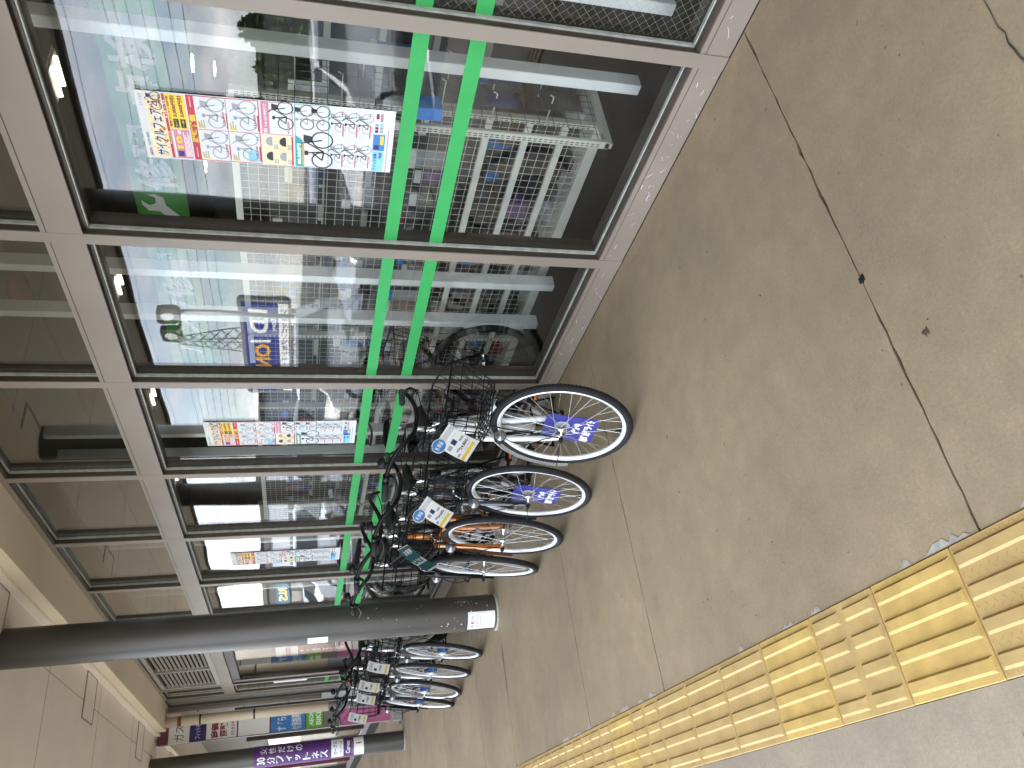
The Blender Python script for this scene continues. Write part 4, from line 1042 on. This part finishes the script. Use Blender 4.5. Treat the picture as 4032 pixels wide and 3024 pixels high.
    for x in (.10, 0, -.10, -.2): m.tube([(x, -.06, .724), (x, .06, .724)], .004, 6)
    A('rear_rack', m, 'black_paint')
    m = MB()
    st = [(0, -.075, WR), (.03, -.12, .18), (.06, -.15, .02), (.0, -.155, .012), (0, .155, .012), (.06, .15, .02), (.03, .12, .18), (0, .075, WR)]
    m.tube(st, .0065, 8); A('kickstand', m, 'black_paint')
    return out
PROTO = {}
def low_point(S):
    hub = S @ Vector((HX, 0, WR)); n_ = S.to_3x3() @ Vector((0, 1, 0)); dn = Vector((0, 0, -1))+n_*n_.z; dn.normalize()
    return hub+dn*WR
def bike(key, paint, contact, az, label, accents=None, sc_=1.0, group='bicycles for sale in front of the shop'):
    if key not in PROTO:
        lst = []
        for (nm, m, mk, par, kd) in bike_meshes(**dict(key)):
            lst.append((nm, m.mesh(nm, P['black_paint'] if mk == 'paint' else P[mk]), mk, par, kd))
        PROTO[key] = lst
    steer = dict(key).get('steer', 33); S = steerT(steer)
    cpt = low_point(S)
    phi = math.atan2(-math.cos(R_(az)), -math.sin(R_(az)))
    ca, sa = math.cos(phi), math.sin(phi)
    loc = (contact[0]-(cpt.x*ca-cpt.y*sa)*sc_, contact[1]-(cpt.x*sa+cpt.y*ca)*sc_, 0)
    root = empty('bicycle', loc, phi); root.scale = (sc_,)*3
    tag(root, label, 'bicycle', group)
    made = {}
    for (nm, me, mk, par, kd) in PROTO[key]:
        pobj = root
        if par: pobj = made.get(par) or made[par.split('#')[0]]
        o = link(nm, me, pobj)
        k_ = nm if nm not in made else nm+'#2'
        made[k_] = o
        mm = P[paint] if mk == 'paint' else (P[accents[nm]] if accents and nm in accents else None)
        if mm: o.material_slots[0].link = 'OBJECT'; o.material_slots[0].material = mm
        if kd: o['kind'] = kd
    return root
def KY(st, **k): return (('steer', st),)+tuple(sorted(k.items()))
bk1 = bike(KY(35), 'white_paint', (-.757, 2.912), 31.5, 'white city bicycle with blue placard in the front wheel, nearest the camera', None, .957)
bk2 = bike(KY(30), 'grey_paint', (-.798, 3.544), 31.5, 'dark grey city bicycle with blue wheel placard, second from the camera', None, .965)
bk3 = bike(KY(26.5, basket='low'), 'orange_paint', (-.824, 4.086), 31.5, 'orange metallic city bicycle with a teal sale card, third from the camera', None, 1.02)
bk4 = bike(KY(21.5, basket='low'), 'black_paint', (-.808, 4.63), 31.5, 'black city bicycle right beside the round column, fourth from the camera', None, 1.02)
bk6 = bike(KY(28, dynamo=True), 'silver_paint', (-.907, 6.465), 31.5, 'silver bicycle with hub dynamo just beyond the round column', None, .98)
bk7 = bike(KY(28, dynamo=True), 'silver_paint', (-.947, 7.012), 31.5, 'silver bicycle with a white card, second beyond the round column', None, 1.02)
bk8 = bike(KY(33, dynamo=True), 'silver_paint', (-1.02, 7.515), 31.5, 'silver bicycle with a wide white card, third beyond the round column', None, 1.01)
bk9 = bike(KY(28, dynamo=True), 'black_paint', (-1.042, 7.954), 31.5, 'black bicycle at the far end of the row', None, 1.02)
bki = bike(KY(4), 'black_paint', (.37, 3.98), -1, 'black bicycle standing inside the shop behind the glass', {'front_wheel': 'black_paint', 'rear_wheel': 'black_paint', 'spokes': 'black_plastic'}, 1.0, None)

# blue placards inside the first two front wheels
def placard(contact, az, lab, steer, sc_, rot=8):
    S = steerT(steer); phi = math.atan2(-math.cos(R_(az)), -math.sin(R_(az)))
    root = Matrix.Translation((contact[0], contact[1], 0)) @ Matrix.Rotation(phi, 4, 'Z'); cpt = low_point(S)
    B = root @ Matrix.Scale(sc_, 4) @ Matrix.Translation((-cpt.x, -cpt.y, 0)) @ S @ Matrix.Translation((HX, -.006, WR))
    # wheel plane seen from the rider's right: text runs from the rear to the front of the wheel
    m = MB(); T = B @ Matrix.Rotation(R_(90), 4, 'X') @ Matrix.Rotation(R_(rot), 4, 'Z')
    m.prism(rrect(-.105, .105, -.165, .085, .022), -.0015, .0015, 0, T)
    put_text(m, '走行中', .012, -.07, .085, .038, 1, T, .0026, .04); put_text(m, '常時点灯ライト', .0, -.124, .19, .045, 1, T, .0026, .05)
    h_ = [(.036*math.cos(2*math.pi*i/20)+.02, .036*math.sin(2*math.pi*i/20)-.0) for i in range(20)]
    m.add([(p[0], p[1], .0022) for p in h_], [tuple(range(20))], 2, False, T)
    o = m.build('wheel_placard', [P['placard'], P['print_white'], P['ink_grey']]); tag(o, lab, 'placard', 'blue placards in the wheels')
placard((-.757, 2.912), 31.5, 'blue plastic placard with white writing in the white bicycle wheel', 35, .957)
placard((-.798, 3.544), 31.5, 'blue plastic placard with white writing in the dark grey bicycle wheel', 30, .965)

# price cards hung on the bars
def price_card(corners, lab, style):
    c4 = [Vector(c_) for c_ in corners]     # top right, bottom right, bottom left, top left as seen
    tl, tr, br, bl = c4[3], c4[0], c4[1], c4[2]
    o_ = (tl+tr+br+bl)/4; ux = ((tr-tl)+(br-bl)).normalized(); uy0 = ((tl-bl)+(tr-br)); uy = (uy0-ux*uy0.dot(ux)).normalized()
    w_ = ((tr-tl).length+(br-bl).length)/2; h_ = uy0.length/2
    T = frame_T(o_, ux, uy)
    m = MB(); n = 6
    for (dz, dx) in ((0, 0), (-.003, .004)):
        vs = []
        for i in range(n+1):
            y = -h_/2+h_*i/n; bend = .012*math.sin(math.pi*i/n)*(1 if style != 'teal' else 1.6)
            vs += [(-w_/2+dx, y, -bend+dz), (w_/2+dx, y, -bend+dz)]
        m.add(vs, [(2*i, 2*i+1, 2*i+3, 2*i+2) for i in range(n)], 0, True, T)
    def Z(y): return -.012*math.sin(math.pi*(y+h_/2)/h_)*(1 if style != 'teal' else 1.6)+.0006
    def rc(x0, x1, y0, y1, mi, dz=0):
        k = 4; vs = []
        for i in range(k+1):
            y = (y0+(y1-y0)*i/k)*h_; vs += [(x0*w_, y, Z(y)+dz), (x1*w_, y, Z(y)+dz)]
        m.add(vs, [(2*i, 2*i+1, 2*i+3, 2*i+2) for i in range(k)], mi, False, T)
    def tx(s, x, y, a, b_, mi, bold=.02): put_text(m, s, x*w_, y*h_, a*w_, b_*h_, mi, None, 0, bold, curve=lambda p: tuple(T @ Vector((p[0], p[1], Z(p[1])+.0005))))
    mats = [P['paper'], P['ink_lgrey'], P['ink_black'], P['ink_yellow'], P['ink_navy'], P['ink_tealdark'], P['ink_grey'], P['print_white']]
    if style == 'price':
        rc(-.5, .5, .30, .45, 1); tx('24,800', .12, -.17, .5, .11, 2); tx('円', .43, -.17, .08, .06, 6, 0); rc(-.5, .38, -.42, -.33, 3); rc(-.12, .1, .02, .17, 4)
        rc(-.42, -.2, .03, .15, 6); tx('税込 27,280円', .14, -.27, .4, .045, 6, 0); rc(-.3, -.1, -.16, -.10, 6); rc(.16, .42, -.04, .02, 6); tx('シティサイクル', .2, .2, .34, .045, 6, 0); rc(-.45, -.3, -.27, -.2, 6)
    elif style == 'teal':
        rc(-.5, .5, .05, .47, 5); rc(-.5, .5, -.45, -.15, 5); tx('お買得', .0, .32, .7, .16, 7, .04); tx('SALE', -.05, -.02, .8, .16, 5, .05)
    else:
        rc(-.4, .4, .25, .4, 1); tx('19,800', .05, -.1, .6, .12, 2); rc(-.4, .4, -.4, -.32, 3); rc(-.3, -.05, .05, .18, 4)
    ob = m.build('price_card', mats); tag(ob, lab, 'price card', 'price cards hung on the bicycles')
    if style == 'price':
        b_ = MB(); T2 = frame_T(tl+ux*.012-uy*.012+ux.cross(uy)*.004, ux, uy)
        for (ra, mi, z) in ((.030, 0, 0), (.027, 1, .0008)): b_.add([(ra*1.12*math.cos(2*math.pi*i/24), ra*.92*math.sin(2*math.pi*i/24), z) for i in range(24)], [tuple(range(24))], mi, False, T2)
        put_text(b_, '新商品', 0, 0, .042, .02, 2, T2, .0014, .03)
        b_.build('bubble_tag', [P['print_white'], P['ink_blue'], P['print_white']], ob)
    tcord = MB(); tcord.tube([tl*.2+tr*.8+uy*.004, (tl+tr)/2+uy*.035+Vector((0, .02, 0)), tl*.7+tr*.3+uy*.004], .0012, 5); tcord.build('string', P['black_plastic'], ob)
price_card([(-.85, 2.62, .918), (-.892, 2.62, .775), (-.985, 2.62, .849), (-.934, 2.62, .969)], 'white price card with blue bubble hanging on the white bicycle', 'price')
price_card([(-.899, 3.25, .925), (-.917, 3.25, .77), (-.995, 3.25, .834), (-.961, 3.25, .966)], 'white price card with blue bubble hanging on the dark grey bicycle', 'price')
price_card([(-0.917, 3.83, 0.969), (-0.956, 3.83, 0.735), (-0.985, 3.80, 0.803), (-0.962, 3.80, 1.014)], 'curled teal and white sale card hanging on the orange bicycle', 'teal')
price_card([(-0.963, 4.246, 1.097), (-0.975, 4.246, 1.002), (-0.998, 4.198, 0.997), (-0.982, 4.198, 1.084)], 'small teal card seen nearly edge on at the black bicycle by the column', 'teal')
price_card([(-0.984, 6.010, 0.970), (-0.998, 6.010, 0.810), (-1.070, 5.986, 0.832), (-1.056, 5.986, 0.992)], 'white card on the silver bicycle just beyond the column', 'plain')
price_card([(-1.010, 6.545, 0.997), (-1.024, 6.545, 0.837), (-1.096, 6.521, 0.859), (-1.082, 6.521, 1.019)], 'white card on the second silver bicycle beyond the column', 'plain')
price_card([(-1.019, 7.027, 0.991), (-1.033, 7.027, 0.831), (-1.105, 7.003, 0.852), (-1.091, 7.003, 1.012)], 'white card on the third silver bicycle beyond the column', 'plain')
price_card([(-1.096, 7.452, 1.033), (-1.110, 7.452, 0.873), (-1.182, 7.428, 0.895), (-1.168, 7.428, 1.055)], 'white card on the black bicycle at the far end', 'plain')

# ------------------------------------------------------------------ far end: pipes, sign pillar, neighbour front
pp = MB(); pp.tube([(-.245, 11.98, 3.37), (-.245, 11.98, 1.06)], .066, 20)
ppo = pp.build('down_pipe', P['pipe_beige']); tag(ppo, 'thick beige downpipe at the far corner of the shop front', 'pipe')
for z in (2.05, 2.75):
    q = MB(); q.lathe([(.067, z), (.072, z+.004), (.072, z+.022), (.067, z+.026)], 20, T=Matrix.Translation((-.245, 11.98, 0))); q.build('pipe_clip', P['bronze'], ppo)
q = MB(); q.lathe([(.0663, 3.0), (.0675, 3.01), (.0665, 3.05)], 20, T=Matrix.Translation((-.245, 11.98, 0))); q.build('rust_ring', P['rust'], ppo)
q = MB(); q.tube([(-.245, 11.98, 1.059), (-.245, 11.98, .0)], .060, 20); q.build('lower_pipe', P['panel_grey'], ppo)
pp = MB(); pp.tube([(-.09, 12.02, 3.2), (-.09, 12.02, 1.15)], .03, 12); ppo = pp.build('conduit', P['frame_pink']); tag(ppo, 'thin white conduit beside the beige downpipe', 'pipe')
for z in (1.6, 2.2, 2.8):
    q = MB(); q.box(-.125, -.055, 12.051, 12.07, z, z+.02); q.build('conduit_clip', P['bronze'], ppo)
pp = MB(); pp.box(-.125, -.055, 12.0, 12.06, 0, 1.15); pp.build('conduit_cover', P['ink_lgrey'], ppo)
rw = MB(); rw.box(-.03, .32, 12.13, 12.61, 0, 3.36); SP(rw, 'return_wall', P['panel_grey'])
# sign pillar: stacked shop signs on a post with a weighted base
px0, px1, py0 = -.475, -.185, 12.30
pl_ = MB(); pl_.box(px0+.02, px1-.02, py0+.03, py0+.25, .16, 3.34); plo = pl_.build('sign_pillar', P['panel_grey'])
tag(plo, 'tall pillar of stacked shop signs beside the purple bannered column', 'sign')
T = frame_T(((px0+px1)/2, py0, 0), (1, 0, 0), (0, 0, 1))
def board(z0, z1, mname, texts=(), edge='burgundy'):
    m = MB(); m.box(-.145, .145, z0, z1, 0, .028, 0, T @ Matrix.Translation((0, 0, -.028))); m.box(-.137, .137, z0+.008, z1-.008, .0005, .002, 1, T)
    for (s, x, z, w_, h_, mi, bo) in texts: put_text(m, s, x, z, w_, h_, mi, T, .0035, bo)
    m.build('sign_board', [P[edge], P[mname], P['ink_black'], P['ink_dred'], P['print_white']], plo)
board(3.20, 3.34, 'burgundy')
board(2.93, 3.197, 'paper', (('ガス', -.02, 3.06, .2, .12, 2, .0),), 'paper')
board(2.72, 2.927, 'ink_navy', (('フィットネス', 0, 2.82, .22, .07, 4, .01),))
board(2.30, 2.717, 'paper', (('高価', -.03, 2.60, .19, .10, 3, .05), ('買取', -.03, 2.48, .19, .10, 3, .05), ('おたからや', -.02, 2.36, .18, .05, 3, .02)))
board(1.86, 2.297, 'paper')
board(1.37, 1.857, 'ink_blue', (('すずらん', .0, 1.70, .25, .13, 4, .02), ('個別指導院', 0, 1.50, .25, .14, 4, .02)))
board(1.12, 1.367, 'ink_green', (('AEON', 0, 1.29, .2, .06, 4, .03), ('BIKE', 0, 1.19, .2, .07, 4, .03)))
board(.90, 1.117, 'panel_grey', (), 'panel_grey')
board(.16, .897, 'sign_pink', (), 'sign_pink')
for k in range(5):
    q = MB(); x = px0-.03+k*.07; q.prism([(x, 12.12), (x+.064, 12.12), (x+.060, 12.28), (x+.004, 12.28)], .012, .155-.01*abs(k-2)); q.build('base_weight', P['base_grey'], plo)
q = MB(); q.box(px0-.04, px1+.04, 12.10, 12.55, 0.001, .011); q.build('base_plate', P['bronze'], plo)
# neighbour front set back, with burgundy trim
nb = empty('neighbour_shop', (.3, 18, 0)); tag(nb, 'neighbouring shop front with burgundy posts beyond the sign pillar', 'shop')
def NBm(m, name, mm): 
    o = m.build(name, P[mm], nb); o.location = (-.3, -18, 0); return o
m = MB(); m.box(.33, .5, 12.64, 34, 2.5, 3.369); NBm(m, 'upper_wall', 'panel_grey')
m = MB(); m.box(.302, .45, 12.62, 34, 0, .12); NBm(m, 'plinth', 'panel_grey')
y = 12.64; k = 0
while y < 33:
    m = MB(); m.box(.26, .36, y, y+.10, .121, 2.499); NBm(m, 'post', 'burgundy' if k % 2 == 0 else 'bronze')
    m = MB(); m.box(.33, .338, y+.101, y+1.699, .121, 2.1); NBm(m, 'glass_pane', 'glass')
    m = MB(); m.box(.32, .36, y+.101, y+1.699, 2.101, 2.16); NBm(m, 'rail', 'bronze')
    m = MB(); m.box(.34, .348, y+.101, y+1.699, 2.161, 2.498); NBm(m, 'fascia_panel', 'panel_grey')
    y += 1.8; k += 1
m = MB(); m.box(3.5, 3.6, 12.7, 34, 0, 2.5); NBm(m, 'inner_wall', 'bldg_dark')
m = MB(); m.box(-.06, .02, 13.2, 13.30, .0, 3.36); m.box(-.56, -.47, 15.2, 15.29, .0, 3.36); NBm(m, 'trim_post', 'burgundy')
lt = MB(); lt.box(.9, 1.1, 13.4, 14.6, 2.30, 2.36); lto = lt.build('strip_light', P['light_box']); tag(lto, 'lit white strip light inside the neighbouring shop', 'light')
q = MB(); q.tube([(1.0, 13.45, 2.28), (1.0, 14.55, 2.28)], .02, 8); q.build('tube', P['tube_light'], lto)
ws = MB(); ws.box(-6.4, .29, 34, 34.4, 0, 4.4); tag(ws.build('end_wall', P['pipe_beige']), 'pale wall closing the far end of the walkway', 'wall')

# ------------------------------------------------------------------ parking side, seen in the window reflections
mat('car_white', (.78, .78, .78), .2, 0, var=.02, coat=.8); mat('car_silver', (.50, .52, .54), .25, .6, var=.03, coat=.8); mat('car_dark', (.05, .055, .07), .2, .3, var=.03, coat=.8)
mat('car_glass', (.02, .025, .028), .06, 0, var=.05); mat('steel_grey', (.25, .26, .26), .5, .3); mat('bldg_grey', (.34, .37, .42), .7, var=.04, scale=.5)
mat('sign_blue', (.01, .03, .25), .4); mat('sign_orange', (.78, .36, .04), .4); mat('sign_teal', (.02, .10, .16), .5); mat('gold', (.7, .52, .2), .4)
mat('leaf', (.05, .085, .025), .6, var=.5, scale=3); mat('bark', (.10, .075, .05), .9, var=.3, scale=12)
pk_ = MB()
for k in range(14): pk_.box(-10.2, -5.6, 1.0+k*2.6, 1.12+k*2.6, -.159, -.154)
tag(pk_.build('parking_lines', P['print_white']), kind='structure')
def car(loc, rz, paint, label, van=False, L=4.0, Hh=1.5):
    root = empty('parked_car', loc, rz); tag(root, label, 'car', 'cars in the parking lot')
    hl = L/2; hw = .80
    if van: prof = [(-hl, .30), (-hl-.02, .75), (-hl+.05, 1.0), (-hl+.18, Hh-.06), (-hl+.45, Hh), (hl-1.35, Hh-.01), (hl-1.1, Hh-.10), (hl-.55, 1.02), (hl-.12, .88), (hl, .62), (hl-.02, .30)]
    else: prof = [(-hl, .32), (-hl-.02, .72), (-hl+.08, .98), (-hl+.45, Hh-.05), (-hl+.8, Hh), (hl-1.75, Hh-.03), (hl-1.0, 1.0), (hl-.18, .84), (hl, .60), (hl-.02, .30)]
    m = MB(); vs = []; n = len(prof)
    for s_, k_ in ((-1, 1), (1, 1)):
        pass
    lv_ = []
    for t in (-1, -.88, 0, .88, 1):
        row = []
        for (x, z) in prof:
            tum = 1-.16*max(0, (z-.9)/.6)
            inset = 1-.03*abs(t)**4
            row.append((x*inset, t*hw*tum, z-(.05*abs(t)**6 if z > 1.2 else 0)))
        lv_.append(row); vs += row
    fs = []
    for i in range(4):
        for j in range(n): j2 = (j+1) % n; fs.append((i*n+j, (i+1)*n+j, (i+1)*n+j2, i*n+j2))
    fs += [tuple(range(n)), tuple(range(5*n-1, 4*n-1, -1))]
    m.add(vs, fs); m.build('body', P[paint], root)
    for s_ in (-1, 1):
        m = MB(); y = s_*(hw*.90)
        wp_ = [(-hl+.35, 1.0), (-hl+.6, Hh-.12), (hl-1.55 if not van else hl-1.3, Hh-.12), (hl-1.12 if not van else hl-.8, 1.0)]
        m.add([(p[0], s_*(hw*(1-.16*max(0, (p[1]-.9)/.6))+.006), p[1]) for p in wp_], [(0, 1, 2, 3) if s_ < 0 else (3, 2, 1, 0)]); m.build('side_window', P['car_glass'], root)
    m = MB(); q0, q1 = ((hl-1.72, Hh-.07), (hl-1.02, 1.03)) if not van else ((hl-1.12, Hh-.12), (hl-.58, 1.05))
    m.add([(q0[0]+.02, -.60, q0[1]+.02), (q1[0]+.02, -.68, q1[1]+.02), (q1[0]+.02, .68, q1[1]+.02), (q0[0]+.02, .60, q0[1]+.02)], [(0, 1, 2, 3)]); m.build('windscreen', P['car_glass'], root)
    for s_ in (-1, 1):
        m = MB(); m.box(hl-.10, hl+.004, s_*.62-.14, s_*.62+.14, .62, .76); m.build('headlight', P['lens'], root)
        for x in (-hl+.68, hl-.72):
            m = MB(); Tw = Matrix.Translation((x, s_*(hw-.09), .31)) @ Matrix.Rotation(R_(90), 4, 'X')
            m.lathe([(0, -.1), (.30, -.1), (.31, -.06), (.31, .06), (.30, .1), (0, .1)], 24, T=Tw); wo = m.build('wheel', P['tyre'], root)
            m = MB(); m.lathe([(0, .104), (.19, .104), (.195, .10)], 18, T=Tw); m.lathe([(.195, -.10), (.19, -.104), (0, -.104)], 18, T=Tw); m.build('wheel_cover', P['silver_paint'], wo)
    m = MB(); m.box(hl-.02, hl+.012, -.24, .24, .40, .52); m.build('number_plate', P['paper'], root)
    return root
car((-7.9, 7.9, -.15), 0, 'car_white', 'white hatchback nearest in the window reflection')
car((-7.9, 10.6, -.15), 0, 'car_silver', 'silver hatchback beside the white one in the reflection')
car((-7.9, 15.9, -.15), 0, 'car_white', 'white kei van alone in the reflected parking row', True, 3.4, 1.75)
car((-8.0, 21.0, -.15), 0, 'car_silver', 'silver van under the lamp post in the reflection', True, 4.2, 1.8)
car((-8.0, 28.8, -.15), 0, 'car_white', 'white van farthest along the reflected parking row', True, 4.2, 1.85)
car((-8.0, 33.9, -.15), 0, 'car_dark', 'dark hatchback past the white vans in the reflection')
# blue electronics store billboard
bb = empty('billboard', (-25, 40, -.16)); tag(bb, 'large blue store billboard with white and orange letters across the parking lot', 'sign')
T = frame_T((0, 0, 0), (0, 1, 0), (0, 0, 1))
m = MB(); m.prism(rrect(-5.1, 5.1, 2.05, 4.95, .45, 5), -.3, 0, 0, T); m.build('billboard_case', P['steel_grey'], bb)
m = MB(); rect(m, -4.8, 4.8, 2.78, 4.72, 0, .03, T); rect(m, -4.8, 4.8, 2.2, 2.75, 1, .03, T); m.build('billboard_face', [P['sign_blue'], P['paper']], bb)
m = MB(); put_text(m, 'ED', -3.0, 3.85, 2.4, 1.05, 0, T, .05, .04); put_text(m, 'I', -1.0, 3.85, .28, 1.2, 0, T, .05, .04); put_text(m, 'ON', .75, 3.75, 2.9, 1.0, 1, T, .05, .04)
put_text(m, 'Store', -2.9, 3.05, 1.7, .35, 0, T, .05, .02); put_text(m, 'ショッピングセンター', -1.2, 2.48, 6.2, .36, 2, T, .05, .01); m.build('billboard_lettering', [P['print_white'], P['sign_orange'], P['ink_navy']], bb)
for y in (-3.6, 3.6):
    m = MB(); m.box(-.5, -.32, y-.12, y+.12, 0.0, 4.4); m.build('billboard_leg', P['steel_grey'], bb)
# lamp post with two floodlights
lp = empty('lamp_post', (-14, 21.8, -.16)); tag(lp, 'grey lamp post with two floodlight heads in the parking lot', 'lamp post')
m = MB(); m.tube([(0, 0, 0), (0, 0, 5.5)], [.10, .07], 12); m.tube([(0, -.2, 5.45), (0, 1.5, 5.55)], .05, 8); m.build('pole', P['steel_grey'], lp)
for y in (.0, 1.05):
    m = MB(); m.prism(rrect(-.38, .38, -.32, .32, .14, 4), -.09, .09, T=Matrix.Translation((.1, y, 5.78)) @ Matrix.Rotation(R_(90), 4, 'Y') @ Matrix.Rotation(R_(90), 4, 'Z')); h_ = m.build('floodlight', P['bldg_dark'], lp)
    q = MB(); q.prism([(.2*math.cos(i*.5236), .2*math.sin(i*.5236)) for i in range(12)], .091, .10, T=Matrix.Translation((.1, y, 5.78)) @ Matrix.Rotation(R_(90), 4, 'Y')); q.build('lamp_glass', P['ink_lgrey'], h_)
# lattice pylon and lines
py_ = empty('power_pylon', (-120, 174, -.16)); tag(py_, 'grey lattice power pylon far behind the billboard', 'pylon')
m = MB(); zs = [0, 6, 11, 15, 18.5, 21.5, 24, 26.5, 29, 31.5]
def wd_(z): return 4.2*(1-z/38)+.15
for sx in (-1, 1):
    for sy in (-1, 1): m.tube([(sx*wd_(z)*.9, sy*wd_(z)*.9, z) for z in zs], .16, 4, cap=False)
for a, b_ in zip(zs[:-1], zs[1:]):
    wa, wb = wd_(a)*.9, wd_(b_)*.9
    for (p, q_) in (((-wa, -wa), (wb, -wb)), ((wa, -wa), (-wb, -wb)), ((wa, -wa), (wb, wb)), ((wa, wa), (wb, -wb)), ((-wa, -wa), (-wb, wb)), ((-wa, wa), (-wb, -wb)), ((-wa, wa), (wb, wb)), ((wa, wa), (-wb, wb))):
        m.tube([(p[0], p[1], a), (q_[0], q_[1], b_)], .09, 4, cap=False)
m.build('lattice', P['steel_grey'], py_)
for k, (x, z) in enumerate(((-4, 29), (4, 29), (-5, 25), (5, 25), (-6, 21), (6, 21), (-2, 32), (3, 37), (-6, 43))):
    m = MB(); pts = [(-118+x, -260+i*26, z+8*((i-17)/17.)**2*.35-.5) for i in range(35)]; m.tube(pts, .045, 4, cap=False)
    o = m.build('power_line', P['bldg_dark']); tag(o, '%s of the thin power lines strung past the lattice pylon' % ORD[k], 'power line', 'power lines by the pylon')
# buildings across the lot
def shed(loc, sx, sy, h, mm, lab, windows=0):
    r_ = empty('store_building', loc); tag(r_, lab, 'building')
    m = MB(); m.box(-sx, 0, -sy/2, sy/2, 0, h); m.build('wall', P[mm], r_)
    m = MB(); m.box(-sx-.2, .2, -sy/2-.2, sy/2+.2, h+.001, h+.5); m.build('roof_edge', P['bldg_dark'], r_)
    for k in range(windows):
        y = -sy/2+sy*(k+.5)/windows
        m = MB(); m.box(.01, .08, y-sy/windows*.38, y+sy/windows*.38, .6, min(2.6, h-1.2)); m.build('window', P['car_glass'], r_)
    return r_
shed((-27, 72, -.16), 14, 26, 4.6, 'bldg_grey', 'low grey blue store building across the parking lot', 5)
s2 = shed((-27, 101, -.16), 14, 26, 5.4, 'bldg_dark', 'dark store building with teal and gold sign at the far side of the lot', 4)
T = frame_T((-26.9, 96, 0), (0, 1, 0), (0, 0, 1))
m = MB(); rect(m, -7, 7, 2.7, 4.2, 0, .05, T); put_text(m, 'RIS', 0, 3.45, 6, 1.0, 1, T, .1, .03); o = m.build('shop_sign', [P['sign_teal'], P['gold']]); tag(o, 'teal sign with gold letters on the dark store building', 'sign')
shed((-60, 20, -.16), 15, 60, 5.0, 'bldg_dark', 'wide dark building behind the parking lot trees', 8)
# trees
def tree(loc, h, cr_, lab, seed):
    r_ = random.Random(seed); root = empty('tree', loc); tag(root, lab, 'tree', 'trees beyond the parking lot')
    m = MB(); m.tube([(0, 0, 0), (.05, .03, h*.3), (.0, .1, h*.55)], [.16, .12, .07], 8)
    for k in range(6):
        a = k*1.05; m.tube([(0, .05, h*.4), (cr_*.45*math.cos(a), cr_*.45*math.sin(a), h*.62), (cr_*.7*math.cos(a), cr_*.7*math.sin(a), h*.78)], [.06, .035, .015], 5)
    m.build('trunk', P['bark'], root)
    m = MB(); cl = []
    for k in range(26):
        a = r_.uniform(0, 6.28); q_ = r_.uniform(.2, 1)**.6*cr_*.8; z = h*.66+r_.uniform(-.28, .34)*h
        cl.append((q_*math.cos(a)*(1-.5*abs(z-h*.62)/h), q_*math.sin(a), z, r_.uniform(.25, .5)*cr_*.75))
    for (x, y, z, s) in cl:
        for j in range(90):
            v = Vector((r_.gauss(0, 1), r_.gauss(0, 1), r_.gauss(0, 1))).normalized()*s*r_.uniform(.6, 1.05)
            n_ = Vector((r_.gauss(0, 1), r_.gauss(0, 1), r_.gauss(0, 1))).normalized(); t_ = n_.orthogonal().normalized(); b_ = n_.cross(t_); e_ = r_.uniform(.05, .10)
            c_ = Vector((x, y, z))+v; m.add([c_-t_*e_-b_*e_*.5, c_+t_*e_-b_*e_*.5, c_+t_*e_*.6+b_*e_, c_-t_*e_*.6+b_*e_], [(0, 1, 2, 3)])
    m.build('crown', P['leaf'], root)
tree((-20, 14.6, -.16), 3.2, 1.15, 'rounded green tree nearest in the window reflection', 1)
tree((-21, 17.4, -.16), 2.9, 1.0, 'smaller green tree left of the rounded one in the reflection', 2)
tree((-38, 10, -.16), 6, 2.2, 'tall green tree in front of the wide dark building', 3)
#@@END
